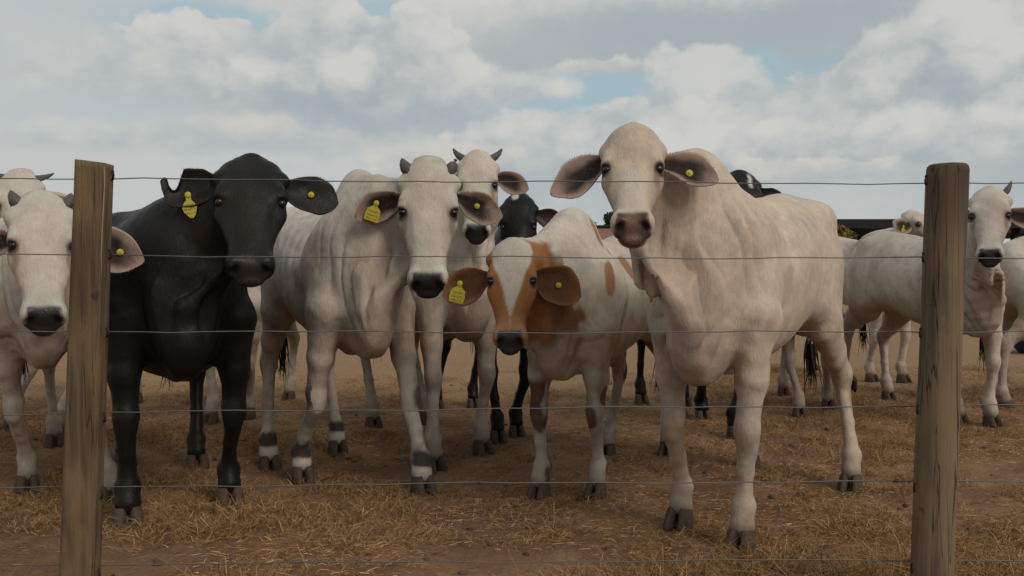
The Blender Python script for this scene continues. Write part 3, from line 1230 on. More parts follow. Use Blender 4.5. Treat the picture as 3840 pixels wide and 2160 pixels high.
    if folds:
        # loose skin: drapery folds down the neck and the dewlap
        axisn = nrm(occ - n0)
        along = (v - n0) @ axisn
        m = sstep(along, -0.24, -0.02) * (1 - headm) * sstep(v[:, 2], 0.60 * s, 0.80 * s) * (1 - sstep(v[:, 2], 1.15 * s, 1.36 * s))
        wob = fbm(v * np.array([1, 1, .30]), 4.0, seed + 9)
        ph = (v[:, 0] + 0.6 * np.abs(v[:, 1])) * 120 + 15 * wob
        amp = 0.4 + 1.2 * fbm(v, 6.0, seed + 21, 2)
        disp += m * sstep(np.abs(v[:, 1]), .02, .07) * folds * amp * (0.0018 * np.sin(ph) - 0.0075 * (1 - np.abs(np.sin(ph * .5 + .4))) ** 2.2)
        # ribs and flank creases
        rb = (1 - sstep(np.abs(b[:, 0] - 0.02), .22, .36)) * sstep(b[:, 2], .72, .9) * (1 - sstep(b[:, 2], 1.2, 1.33))
        disp += rb * 0.0016 * np.sin((b[:, 0] + 0.35 * b[:, 2]) * 58 + 3 * wob)
        br = (1 - sstep(np.abs(b[:, 0] - 0.72), .08, .18)) * sstep(b[:, 2], .50, .60) * (1 - sstep(b[:, 2], .80, .95))
        ph2 = (b[:, 2] + 0.35 * np.abs(b[:, 1])) * 78 + 7 * fbm(v, 5.0, seed + 14)
        disp += br * folds * 0.0009 * amp * np.sin(ph2)
    v = v + nv * disp[:, None]

    # ears
    EV, EQ, EP = [], [], []
    ears = ears or {}
    earinfo = {}
    for sg in (1, -1):
        e = dict(L=0.21, W=0.135, drop=0.35, back=0.25, curl=0.55, tip=0.0, up=0.0, face=(0.35, 0.0, 1.0), t=0.085, notch=False, sag=0.10)
        e.update(ears.get('both', {}))
        e.update(ears.get('L' if sg > 0 else 'R', {}))
        bp = HP(e['t'], sg * 0.100, -0.065)
        out = A[1] * sg + A[0] * e['drop'] * 0.8 - A[2] * e['back'] + np.array([0, 0, e['up']])
        fc = A[0] * e['face'][0] + A[1] * sg * e['face'][1] + A[2] * e['face'][2]
        ev, eq, ep = ear_mesh(e['L'] * hs, e['W'] * hs, bp, out, fc, e['curl'], e['tip'], notch=e['notch'])
        ev = ev + (np.stack([fbm(ev, 13, seed + 31 + q_, 2) for q_ in range(3)], 1) - .5) * 0.022
        ev[:, 2] -= e['sag'] * e['L'] * ep[:, 0] ** 2
        b0 = len(v) + sum(len(x) for x in EV)
        EQ.append(eq + b0)
        EV.append(ev)
        EP.append(ep)
        nI = 15 * 13
        earinfo['L' if sg > 0 else 'R'] = (ev, nrm(out), nrm(fc))
    # tail (kept in the one body mesh)
    if tail:
        tp = tail_path or [(-0.80, 0, 1.27), (-0.88, 0, 1.20), (-0.905, 0.01, 1.05), (-0.90, 0.02, 0.85), (-0.89, 0.03, 0.66)]
        tp = [P(*p) for p in tp]
        tv, tf = tube(tp, [r(.042), r(.036), r(.027), r(.020), r(.016)], 10)
        tq = np.array([x for x in tf if len(x) == 4])
        b0 = len(v) + sum(len(x) for x in EV)
    V = np.concatenate([v] + EV + ([tv] if tail else []))
    Q = np.concatenate([q] + EQ + ([tq + b0] if tail else []))
    B, HD = coords(V)
    ctx = Cow()
    ctx.b, ctx.hd, ctx.v = B, HD, V
    ctx.n_body = len(v)
    ctx.headm = np.concatenate([headm, np.zeros(len(V) - len(v))])
    ctx.ear = np.full(len(V), -1.0)
    ctx.earb = np.zeros(len(V))
    ctx.earin = np.zeros(len(V), bool)
    o_ = len(v)
    for ep in EP:
        ctx.ear[o_:o_ + len(ep)] = ep[:, 0]
        ctx.earb[o_:o_ + len(ep)] = ep[:, 1]
        ctx.earin[o_:o_ + len(ep)] = ep[:, 2] == 0
        o_ += len(ep)
    ctx.feet = footL
    ctx.s = s
    ctx.seed = seed
    ctx.wet = np.zeros(len(V))
    col = coat(ctx)
    col = np.concatenate([col, 1 - ctx.wet[:, None]], 1)
    body = mesh_obj("body", V, Q, mat, root, col)
    # hooves
    for i in range(4):
        o = bpy.data.objects.new("hoof", HOOF)
        o.location = tuple(footL[i])
        o.scale = (s * (.4 + .6 * legs), s * legs, s)
        turn = (feet[i][3] if len(feet[i]) > 3 else 0.0)
        pit = 0.7 if len(feet[i]) > 2 and feet[i][2] > 0.05 else 0.0
        o.rotation_euler = (0, pit, turn)
        link(o, root)
    # eyes
    for sg in (1, -1):
        uv_ball("eye", HP(0.209, sg * 0.0965, -0.0265), np.array([.0175, .0175, .0200]) * hs, M_EYE, root, A)
    # horns
    for sg, hl, hr, ho, hu in (horns or []):
        b0 = HP(0.012, sg * 0.082, -0.045)
        d1 = nrm(A[1] * sg * ho - A[0] * hu - A[2] * 0.1)
        d2 = nrm(A[1] * sg * ho * 0.45 - A[0] * hu * 1.3 + A[2] * 0.1)
        path = [b0 - d1 * 0.03 * hs, b0 + d1 * hl * .35, b0 + d1 * hl * .6 + d2 * hl * .15, b0 + d1 * hl * .7 + d2 * hl * .38, b0 + d1 * hl * .74 + d2 * hl * .5]
        hv, hf = tube(path, [hr, hr * .85, hr * .62, hr * .33, hr * .08], 12)
        mesh_obj("horn", hv, hf, M_HORN, root)
    # hair fringe of the ears
    if h < 0.0112:
        rs = np.random.default_rng(seed + 90)
        fb, fd, fl, fcx = [], [], [], []
        for side in ('L', 'R'):
            ev, out, fc = earinfo[side]
            dn = np.array([0, 0, -1.0])
            for _ in range(230):
                i = rs.integers(1, 26)
                edge = rs.random() < .85
                j = (0 if rs.random() < .5 else 16) if edge else rs.integers(3, 14)
                cen = ev[i * 17 + 8]
                p = ev[i * 17 + j]
                d = (nrm(p - cen) * .8 + out * rs.uniform(.2, .8) + fc * rs.uniform(0, .35)) if edge else (out * .6 + fc * rs.uniform(.2, .6) + dn * .4)
                fb.append(p)
                fd.append(nrm(d + rs.normal(0, .22, 3)))
                fl.append(rs.uniform(.003, .010) if edge else rs.uniform(.008, .018))
                pale = np.array([.20, .15, .115]) if mat is M_HIDE else np.array([.012, .011, .010])
                if name == 'calf':
                    pale = np.array([.14, .065, .03])
                fcx.append(pale * rs.uniform(.4, 1.2))
        n_ = len(fb)
        fb, fd, fl, fcx = np.array(fb), np.array(fd), np.array(fl), np.array(fcx)
        sd_ = np.cross(fd, rs.normal(0, 1, (n_, 3)))
        sd_ /= np.linalg.norm(sd_, axis=1, keepdims=True)
        tv_ = np.stack([fb - sd_ * .0008, fb + sd_ * .0008, fb + fd * fl[:, None]], 1).reshape(-1, 3)
        tag(mesh_obj("ear_hair", tv_, np.arange(n_ * 3).reshape(-1, 3), M_HAIR, root, np.repeat(fcx, 3, axis=0), smooth=False), kind="stuff")
    # ear tags
    for side, kind, a, bb in (tags or []):
        ev, out, fc = earinfo[side]
        i = int(round(a * 28))
        j = int(round((bb + 1) / 2 * 16))
        p = ev[i * 17 + j]
        me = {'flag': TAG_FLAG, 'leaf': TAG_LEAF, 'button': TAG_BUTTON}[kind]
        o = bpy.data.objects.new("ear_tag", me)
        # -y of the tag looks the way the ear opens, flags hang down
        ny = -nrm(fc * np.array([1, 1, 0.25]))
        zx = np.array([0, 0, 1.0])
        zx = nrm(zx - ny * np.dot(zx, ny))
        tilt = {'flag': 0.22, 'leaf': -0.12, 'button': 0}[kind] + ((seed * 37) % 11 - 5) * 0.035
        xx = np.cross(ny, zx)
        zx2 = zx * math.cos(tilt) + xx * math.sin(tilt)
        xx2 = np.cross(ny, zx2)
        Mx = Matrix(((xx2[0], ny[0], zx2[0]), (xx2[1], ny[1], zx2[1]), (xx2[2], ny[2], zx2[2])))
        o.matrix_local = Matrix.Translation(Vector(p - ny * (0.008 if kind == 'button' else 0.024))) @ Mx.to_4x4()
        link(o, root)
    if tail and tail_dark is not None:
        e = tp[-1]
        dd = tp[-1] - tp[-2]
        dd = nrm(dd * np.array([1, 1, 1.0]))
        dn = np.array([0, 0, -1.0])
        path = [e - dd * 0.06, e + dd * 0.04, e + (dd * .6 + dn * .4) * 0.14, e + (dd * .4 + dn * .6) * .25]
        sv, sf = strand_bundle(path, r(.030), 46, seed)
        mesh_obj("tail_switch", sv, sf, M_SWITCH, root)
    return root, ctx


# ------------------------------------------------------------------ coats
def mixc(c, col, k):
    k = np.clip(k, 0, 1)[:, None]
    return c * (1 - k) + np.asarray(col) * k


def pale_coat(muzzle=(0.022, 0.020, 0.020), tint=(1, 1, 1), pink=0.0, knees=False, fetl=False, patches=None, face_tint=0.35,
              ear_in=(0.020, 0.011, 0.008), blaze=None, dirt=0.45):
    def f(c):
        b, hd, v = c.b, c.hd, c.v
        n = len(v)
        sd = c.seed
        col = np.tile(WHITE * np.array(tint), (n, 1))
        nb = fbm(v, 3.0, sd + 2, 3)
        nf = fbm(v, 14.0, sd + 6, 3)
        # tan / rosy skin showing through thinner hair: dewlap, brisket, axilla, legs
        col = mixc(col, np.array([.36, .285, .21]), sstep(nb, .42, .72) * 0.5)
        low = 1 - sstep(b[:, 2] + (nb - .5) * .35, .70, 1.0)
        col = mixc(col, np.array([.36, .27, .20]), low * (1 - c.headm) * dirt)
        col = mixc(col, np.array([.29, .20, .145]), sstep(nf, .58, .74) * low * .55)
        gm = fbm(v, 6.5, sd + 40, 4)
        col = mixc(col, np.array([.33, .30, .265]), sstep(gm, .56, .72) * .5 * (1 - c.headm * .6))
        sp_ = fbm(v, 34.0, sd + 44, 2)
        col = col * (0.86 + 0.28 * sp_)[:, None]
        st = fbm(v * np.array([1, 1, .45]), 9.0, sd + 48, 3)
        col = mixc(col, np.array([.20, .14, .085]), sstep(st, .66, .76) * .55 * (1 - sstep(b[:, 2], .9, 1.25)) * (1 - c.headm))
        # dewlap
        thr = sstep(b[:, 0], .56, .74) * (1 - sstep(np.abs(b[:, 1]), .07, .16)) * (1 - sstep(b[:, 2], 1.0, 1.15)) * (b[:, 2] > .4)
        col = mixc(col, np.array([.36, .255, .195]), thr * .5 * (1 - c.headm))
        # face
        hm = c.headm
        t, s_, u = hd[:, 0], np.abs(hd[:, 1]), hd[:, 2]
        col = mixc(col, np.array([.28, .21, .155]), hm * face_tint * sstep(s_, .045, .085) * sstep(t, .14, .24) * (1 - sstep(t, .42, .47)))
        col = mixc(col, np.array([.44, .395, .34]), hm * .7 * (1 - sstep(s_, .02, .05)) * sstep(t, .2, .3) * (1 - sstep(t, .44, .5)))
        # eye rims and tear lines
        de = np.sqrt(((t - .214) / .034) ** 2 + ((s_ - .100) / .026) ** 2 + ((u + .024) / .032) ** 2)
        col = mixc(col, np.array([.035, .026, .022]), hm * (1 - sstep(de, .75, 1.25)))
        tl = np.sqrt(((t - .262) / .05) ** 2 + ((s_ - .090) / .014) ** 2)
        col = mixc(col, np.array([.16, .105, .075]), hm * (1 - sstep(tl, .5, 1.2)) * .65 * (u > -.09))
        # muzzle pad
        w = .052 + .010 * sstep(t, .49, .53)
        pad = sstep(t + (nf - .5) * .012, .462, .482) * (1 - sstep(s_, w - .002, w + .010)) * sstep(u, -.098, -.086)
        lip = sstep(t, .495, .515) * sstep(u, -.15, -.12) * (1 - sstep(s_, .055, .07)) * .45
        col = mixc(col, np.array(muzzle), hm * np.maximum(pad, lip * (1 if not pink else .6)))
        if pink:
            col = mixc(col, np.array([.17, .092, .068]), hm * pad * (1 - sstep(s_, .012, .04)) * pink)
        c.wet = hm * pad
        nos = np.sqrt(((t - .52) / .022) ** 2 + ((s_ - .045) / .018) ** 2 + ((u + .028) / .02) ** 2)
        col = mixc(col, np.array([.012, .009, .008]), hm * (1 - sstep(nos, .6, 1.05)))
        # mouth line
        ml = np.abs(u + .096) / .007
        col = mixc(col, np.array([.05, .03, .024]), hm * sstep(t, .45, .48) * (1 - sstep(ml, .5, 1.3)) * .8)
        # ears
        er = c.ear >= 0
        if er.any():
            a, bb = c.ear, np.abs(c.earb)
            inn = er & c.earin
            k = np.where(inn, (1 - sstep(bb + (nf - .5) * .5, .40, .92)) * (1 - sstep(a + (nf - .5) * .3, .55, .95)), 0)
            col = mixc(col, np.array([.27, .175, .135]), inn * .9)
            col = mixc(col, np.array(ear_in), k)
            col = mixc(col, np.array([.42, .34, .28]), inn * sstep(bb, .86, 1.0) * .7)
            col = mixc(col, np.array([.30, .24, .195]), np.where(er & ~c.earin, .6, 0))
        for i in range(4):
            ft = c.feet[i]
            dx = np.hypot(v[:, 0] - ft[0], v[:, 1] - ft[1])
            near = (dx < .22 * c.s) & (v[:, 2] < .62 * c.s)
            zz = (v[:, 2] - ft[2]) / c.s
            if fetl:
                band = sstep(zz + (nf - .5) * .04, .112, .124) * (1 - sstep(zz + (nf - .5) * .14, .165, .225))
                band = band * np.clip(.25 + 1.1 * sstep(v[:, 0] - ft[0] + (nf - .5) * .10, -.07, .02), 0, 1)
                col = mixc(col, np.array([.018, .016, .016]), near * band * .95)
                col = mixc(col, np.array([.50, .45, .39]), near * (1 - sstep(zz + (nf - .5) * .04, .100, .114)) * .6)
            if knees and i < 2:
                kx = ft[0]
                dk = np.sqrt(((zz - .43) / .075) ** 2 + ((v[:, 1] - ft[1]) / (.05 * c.s)) ** 2) + (nf - .5) * .8
                col = mixc(col, np.array([.035, .032, .034]), near * (1 - sstep(dk, .5, 1.0)) * (v[:, 0] > ft[0] - .06) * .85)
            # dust and muck on the feet
            col = mixc(col, np.array([.17, .115, .075]), near * (1 - sstep(zz + (nf - .5) * .12, .08, .20)) * (.06 if fetl else .55))
        if patches:
            col = patches(c, col, nb, nf)
        return col
    return f


def black_coat(poll_white=None, ear_in=(0.02, .015, .012)):
    def f(c):
        b, hd, v = c.b, c.hd, c.v
        n = len(v)
        col = np.tile(np.array([.0090, .0088, .0078]), (n, 1))
        nb = fbm(v, 4.0, c.seed + 2, 3)
        nf = fbm(v, 14.0, c.seed + 6, 3)
        col = mixc(col, np.array([.022, .016, .012]), sstep(nb, .45, .75) * .7)
        hm = c.headm
        t, s_, u = hd[:, 0], np.abs(hd[:, 1]), hd[:, 2]
        pad = sstep(t, .468, .485) * (1 - sstep(s_, .054, .066)) * sstep(u, -.098, -.086)
        col = mixc(col, np.array([.024, .020, .018]), hm * pad)
        c.wet = hm * pad
        nos = np.sqrt(((t - .52) / .022) ** 2 + ((s_ - .045) / .018) ** 2 + ((u + .028) / .02) ** 2)
        col = mixc(col, np.array([.006, .005, .005]), hm * (1 - sstep(nos, .6, 1.05)))
        er = (c.ear >= 0) & c.earin
        col = mixc(col, np.array(ear_in), er * .8)
        if poll_white is not None:
            pt, ps, pu, rt, rs = poll_white
            dk = np.sqrt(((hd[:, 0] - pt) / rt) ** 2 + ((hd[:, 1] - ps) / rs) ** 2) + (nf - .5) * .8
            col = mixc(col, np.array([.50, .47, .43]), (1 - sstep(dk, .6, 1.0)) * (hd[:, 2] > -.09) * (c.ear < 0))
        return col
    return f


def calf_patches(c, col, nb, nf):
    b, hd, v = c.b, c.hd, c.v
    brown = np.array([.275, .112, .036])
    hm = c.headm
    t, s_, u = hd[:, 0], np.abs(hd[:, 1]), hd[:, 2]
    # brown head with a white heart-shaped blaze narrowing to the nose
    wbl = np.interp(t, [-.05, .0, .05, .13, .20, .28, .36, .41], [.03, .085, .098, .088, .060, .034, .014, 0.0])
    blz = (1 - sstep(s_ + (nf - .5) * .010, wbl - .006, wbl + .006)) * (u > -.085)
    face = mixc(np.tile(brown, (len(v), 1)), np.array([.37, .185, .075]), sstep(t, .34, .45) * .9)
    face = mixc(face, np.array([.46, .40, .335]), blz)
    notpad = 1 - sstep(t + (nf - .5) * .012, .462, .482) * (1 - sstep(s_, .056, .066)) * sstep(u, -.098, -.086)
    de = np.sqrt(((t - .210) / .040) ** 2 + ((s_ - .100) / .026) ** 2 + ((u + .020) / .032) ** 2)
    k = hm * notpad * sstep(de, .7, 1.2)
    bx, by, bz = b[:, 0], b[:, 1], b[:, 2]
    edge = bx - .16 * (bz - 1.0) + (fbm(v, 3.2, 51, 3) - .5) * .30 + (nf - .5) * .10
    nk = sstep(edge + (fbm(v, 22, 57, 2) - .5) * .12, .665, .735) * sstep(bz + (nf - .5) * .2, .74, .86) * (c.ear < 0)
    streak = sstep(fbm(v * np.array([1.6, 1, .16]), 15, 41, 2), .40, .50)
    nk = nk * np.maximum(streak, 1 - sstep(bz + (nf - .5) * .15, 1.06, 1.14)) * (1 - sstep(bz + (nf - .5) * .2, 1.17, 1.25) * (1 - hm))
    col = mixc(col, np.array([.175, .078, .034]), np.maximum(1 - hm, notpad * sstep(de, .7, 1.2)) * np.maximum(nk, hm * (u < -.12) * sstep(t, -.05, .02)) * .95)
    col = col * (1 - k[:, None]) + face * k[:, None]
    # ears brown
    er = c.ear >= 0
    ec = np.where((er & c.earin)[:, None], np.array([.085, .036, .016]), np.array([.20, .082, .030]))
    rim = sstep(np.abs(c.earb), .6, 1) * .8 + sstep(c.ear, .55, 1) * .8
    ec = mixc(ec, np.array([.21, .09, .035]), rim)
    col = np.where(er[:, None], ec, col)
    # two oval spots on the hump / shoulder side
    for (x0, z0, rx, rz) in ((.45, 1.33, .055, .085), (.31, 1.22, .06, .10), (.50, 1.10, .04, .10), (.12, 1.16, .05, .06), (-.2, 1.05, .18, .10), (-.45, .85, .12, .2)):
        dk = np.sqrt(((bx - x0) / rx) ** 2 + ((bz - z0) / rz) ** 2) + (nf - .5) * .7
        col = mixc(col, np.array([.27, .125, .05]), (1 - sstep(dk, .75, 1.0)) * (c.ear < 0) * (1 - hm) * .9)
    # spotted legs
    lg = sstep(.62 - bz, 0, .05)
    sp = sstep(fbm(v * np.array([1, 1, .6]), 11.5, 77, 2), .545, .58)
    col = mixc(col, np.array([.105, .050, .026]), lg * sp * .95)
    for i in (0, 1):
        ft = c.feet[i]
        zz = (v[:, 2] - ft[2]) / c.s
        dk = np.sqrt(((zz - .41) / .085) ** 2 + ((v[:, 1] - ft[1]) / .045) ** 2) + (nf - .5) * .9
        col = mixc(col, np.array([.095, .042, .022]), (1 - sstep(dk, .7, 1.0)) * (np.hypot(v[:, 0] - ft[0], v[:, 1] - ft[1]) < .16) * .9)
    return col


def brown_knee(c, col, nb, nf):
    for i in (0, 1):
        ft = c.feet[i]
        zz = (c.v[:, 2] - ft[2]) / c.s
        dk = np.sqrt(((zz - .40) / .085) ** 2 + ((c.v[:, 1] - ft[1]) / .06) ** 2) + (nf - .5) * .9
        col = mixc(col, np.array([.27, .18, .10]), (1 - sstep(dk, .5, 1.0)) * (np.hypot(c.v[:, 0] - ft[0], c.v[:, 1] - ft[1]) < .16) * .6)
    return col


def foot(u, v, *rest):
    """hoof seen at pixel (u, v) on level ground"""
    d = FPX * CAMH / (v - 1080)
    return ((u - 1920) / FPX * d, d) + rest


G = "cattle standing behind the wire fence"


def build_cattle():
    # 1 large hornless pale cow, right of centre
    build_cow("cow", "large pale hornless cow with big drooping ears, nearest the fence at right", "cow",
              (0.745, 3.27), (1.43, 4.40),
              [foot(2778, 2070), foot(2548, 1982), foot(3190, 1830), foot(2812, 1745)],
              (2372, 488, 3.02), (2372, 822), pale_coat(muzzle=(.062, .036, .028), pink=.8, patches=brown_knee, face_tint=.45, tint=(1.07, .97, .90)),
              size=1.0, wide=1.0, hump=0.75, hump_x=.13, hump_r=.62, knob=True, legs=1.0, headL=.445, headW=1.00, h=0.0082,
              ears={'both': dict(L=.228, W=.162, drop=.34, back=.12, curl=.46, t=.125, sag=.18, face=(.25, 0, 1.0)),
                    'L': dict(up=.18, face=(.15, .2, 1.0)), 'R': dict(up=-.05)},
              tags=[('L', 'button', .50, 0.1)], long_=1.05, folds=1.6, dewlap=1.7, forehead=1.0, seed=11, group=G)
    # 2 black bull
    build_cow("bull", "heavy black bull with yellow ear tags, just right of the square brown post", "bull",
              (-1.37, 3.62), (-1.86, 4.66),
              [foot(861, 1890), foot(480, 1968), foot(739, 1748), foot(470, 1735)],
              (942, 592, 3.45), (938, 985), black_coat(), size=.985, wide=1.34, deep=1.0, neck_w=1.05, legs=1.12, headL=.50, headW=1.20, h=0.0095, mat=M_BLACK,
              ears={'both': dict(L=.225, W=.165, drop=.10, back=.12, curl=.40, t=.10),
                    'R': dict(notch=True, up=.12)},
              tags=[('R', 'leaf', .52, -.3), ('L', 'button', .52, 0.0)], dewlap=.3, seed=12, group=G)
    # 3 pale young bull with black fetlocks
    build_cow("cow", "pale cow with short horn stubs, black knees and black fetlocks, right of the black bull", "cow",
              (-.70, 4.10), (-1.13, 4.95),
              [foot(1586, 1850), foot(1134, 1808), foot(1266, 1700), foot(1010, 1750)],
              (1607, 612, 3.78), (1603, 1052), pale_coat(knees=True, fetl=True, dirt=.35), size=1.03, wide=.98, hump=1.0, headL=.525,
              headW=1.08, h=0.0095,
              ears={'both': dict(L=.215, W=.13, drop=.30, back=.22, curl=.45, t=.13)},
              horns=[(1, .050, .031, .55, .8), (-1, .050, .031, .55, .8)],
              tags=[('R', 'flag', .52, .3), ('L', 'button', .48, 0.0)], folds=.85, dewlap=.8, seed=13, group=G,
              tail_path=[(-.80, 0, 1.27), (-.88, 0, 1.20), (-.92, -.02, 1.0), (-.90, -.04, .80), (-.86, -.06, .62)])
    # 4 horned pale cow behind it
    build_cow("cow", "pale cow with pointed grey horns, head raised behind the horn-stubbed cow", "cow",
              (-.30, 4.95), (-.82, 5.95),
              [foot(1811, 1703), foot(1630, 1755), (-.60, 6.1), (-.95, 6.0)],
              (1790, 572, 4.72), (1787, 858), pale_coat(dirt=.5), size=1.06, hump=.9, headL=.475, headW=1.0, h=0.0115,
              ears={'both': dict(L=.20, W=.135, drop=.25, back=.15, curl=.45, t=.13), 'L': dict(up=.05)},
              horns=[(1, .075, .023, .75, .6), (-1, .075, .023, .75, .6)], folds=.6, dewlap=1.1, seed=14, group=G)
    # 5 brown and white young animal
    build_cow("calf", "brown and white young cow with heart-shaped white blaze and yellow flag tag", "calf",
              (.255, 3.93), (.80, 5.0),
              [foot(2235, 1868), foot(2022, 1868), foot(2500, 1700), (.55, 5.05)],
              (1922, 905, 3.68), (1911, 1262), pale_coat(muzzle=(.030, .026, .026), patches=calf_patches, dirt=.35),
              size=.90, wide=.92, hump=.85, headL=.445, headW=1.0, h=0.0095,
              ears={'both': dict(L=.235, W=.165, drop=.30, back=.12, curl=.5, t=.165), 'L': dict(up=.02, W=.19)},
              tags=[('R', 'flag', .60, .25), ('L', 'button', .50, .0)], folds=1.3, dewlap=1.0, seed=15, group=G, neck_drop=.05)
    # 6 black cow behind the calf
    build_cow("cow", "black cow with a white poll tuft, half hidden behind the brown and white one", "cow",
              (-.02, 5.55), (-.28, 6.75),
              [foot(1937, 1640), foot(1868, 1660), foot(1775, 1525), foot(1640, 1532)],
              (1945, 735, 5.15), (1938, 1010), black_coat((0.0, -.02, 0, .035, .03), ear_in=(.05, .028, .022)), size=.98, wide=.95,
              headL=.47, headW=1.0, h=0.0115, mat=M_BLACK,
              ears={'both': dict(L=.20, W=.14, drop=.35, back=.12, curl=.5, t=.10)}, dewlap=.6, seed=16, group=G)
    # 7 black cow behind the large pale one
    build_cow("cow", "black cow with a white forehead streak showing over the large pale cow's back", "cow",
              (1.42, 5.75), (1.25, 6.95),
              [foot(2760, 1640), foot(2634, 1568), (1.40, 7.1), (1.05, 7.1)],
              (2778, 645, 5.10), (2815, 895), black_coat((.075, .045, 0, .085, .016)), size=1.04, headL=.48, h=0.0125, mat=M_BLACK,
              ears={'both': dict(L=.19, W=.13, drop=.45, back=.3, curl=.5, t=.10)}, dewlap=.6, seed=17, group=G)
    # 8 pale cow behind the left post
    build_cow("cow", "pale horned cow with dark muzzle, its face partly behind the square brown post", "cow",
              (-2.14, 3.98), (-2.82, 4.98),
              [foot(405, 1880), (-2.30, 4.15), (-2.72, 5.2), (-3.1, 5.05)],
              (158, 735, 3.08), (167, 1180), pale_coat(dirt=.5), size=.97, hump=.6, headL=.455, headW=1.02, h=0.0100,
              ears={'both': dict(L=.215, W=.145, drop=.30, back=.15, curl=.45, t=.16), 'L': dict(up=.05, L=.27, W=.18, t=.17, back=-.12)},
              horns=[(-1, .046, .026, .5, .9), (1, .046, .026, .5, .9)],
              tags=[('L', 'button', .66, .0)], folds=1.4, dewlap=1.0, seed=18, group=G)
    # 9 pale cow behind that one
    build_cow("cow", "pale horned cow at the left edge, head above the back of the one before it", "cow",
              (-2.95, 5.95), (-3.3, 7.1),
              [foot(219, 1655), foot(50, 1615), (-3.1, 7.2), (-3.5, 7.1)],
              (72, 650, 5.3), (62, 940), pale_coat(dirt=.5), size=1.08, hump=.7, headL=.49, headW=1.15, h=0.0125,
              ears={'both': dict(L=.19, W=.13, drop=.20, back=.15, curl=.45, t=.15)},
              horns=[(1, .085, .021, 1.0, .25), (-1, .085, .021, 1.0, .25)],
              tags=[('L', 'button', .5, .2)], folds=.6, dewlap=.9, seed=19, group=G)
    # 10 pale cow right, head right of the round post
    build_cow("cow", "pale horned cow with black muzzle walking behind the round weathered post", "cow",
              (3.16, 6.05), (3.00, 7.25),
              [foot(3720, 1600), foot(3598, 1588), foot(3331, 1508), (2.93, 7.60, .10)],
              (3712, 705, 5.35), (3712, 948), pale_coat(dirt=.4), size=1.0, hump=.5, headL=.485, headW=1.0, h=0.0115,
              ears={'both': dict(L=.20, W=.14, drop=.25, back=.15, curl=.45, t=.16)},
              horns=[(1, .085, .022, .5, .9)], folds=1.8, dewlap=1.3, seed=20, group=G)
    # 11 pale head behind
    build_cow("cow", "pale cow farthest back at right, face turned sideways beside the round post", "cow",
              (3.85, 8.9), (3.4, 10.1),
              [(3.98, 8.9), (3.7, 9.0), (3.5, 10.2), (3.2, 10.1)],
              (3425, 788, 8.3), (3560, 905), pale_coat(dirt=.4), size=1.12, hump=.3, headL=.52, h=0.0145,
              ears={'both': dict(L=.22, W=.17, drop=.25, back=.05, curl=.4, t=.13, face=(.2, -.2, 1.0))},
              tags=[('R', 'flag', .55, .0)], dewlap=.8, seed=21, group=G)
    # 12 pale cow leaving at the right edge
    build_cow("cow", "pale cow cut off by the right edge, only its hindquarters in view", "cow",
              (5.20, 7.05), (4.05, 6.95),
              [(5.25, 7.2), (5.15, 6.85), (4.02, 7.25), foot(3772, 1530)],
              (5400, 700, 6.8), (5600, 1000), pale_coat(dirt=.5), size=1.0, headL=.49, h=0.014, seed=22, group=G,
              tail_path=[(-.80, 0, 1.27), (-.88, 0, 1.20), (-.93, 0.0, 1.0), (-.96, 0.0, .78), (-.95, 0, .58)])
    # 13 pale cow behind the bull
    build_cow("cow", "pale cow hidden behind the black bull, its legs and one flank showing", "cow",
              (-1.97, 6.15), (-1.72, 7.35),
              [foot(930, 1568), foot(790, 1588), (-1.60, 7.5), (-1.9, 7.45)],
              (700, 800, 5.75), (690, 1060), pale_coat(dirt=.5), size=1.0, headL=.48, h=0.0135, seed=23, group=G, dewlap=1.0)
    # 14 pale cow behind the large one
    build_cow("cow", "pale cow behind the large one's rump, only its legs showing between theirs", "cow",
              (2.18, 6.55), (2.33, 7.75),
              [foot(3105, 1528), foot(2998, 1560), (2.45, 7.9), (2.15, 7.85)],
              (2960, 930, 6.1), (2950, 1150), pale_coat(dirt=.5), size=.96, headL=.48, h=0.0135, seed=24, group=G, neck_drop=.1)


build_cattle()


# ------------------------------------------------------------------ dry grass and litter
def blades(base, dirs, length, width, bend, col, name, label, cat, mat):
    """base (n,3); dirs (n,3) initial growth direction; each blade a tapered 3-triangle strip"""
    n = len(base)
    side = np.cross(dirs, rng.normal(0, 1, (n, 3)))
    side /= np.linalg.norm(side, axis=1, keepdims=True) + 1e-9
    mid = base + dirs * (length * 0.55)[:, None]
    tip = base + dirs * (length * 0.92)[:, None] + bend * length[:, None]
    w = width[:, None] * 0.5
    v = np.stack([base - side * w, base + side * w, mid - side * w * .8, mid + side * w * .8, tip], 1).reshape(-1, 3)
    i = np.arange(n)[:, None] * 5
    f = np.concatenate([i + np.array([0, 1, 3]), i + np.array([0, 3, 2]), i + np.array([2, 3, 4])], 0)
    cc = np.repeat(col, 5, axis=0)
    o = mesh_obj(name, v, f, mat, None, cc, smooth=False)
    tag(o, label, cat, kind="stuff")
    return o


STRAW = np.array([[.42, .25, .108], [.31, .165, .068], [.50, .34, .170], [.19, .105, .052], [.38, .205, .080]])


def scatter(n, ymin, ymax, power=1.6):
    """more points near the camera, spread over the visible wedge"""
    y = ymin + (ymax - ymin) * rng.random(n) ** power
    x = (rng.random(n) * 2 - 1) * (y * 0.62 + 0.4)
    return x, y


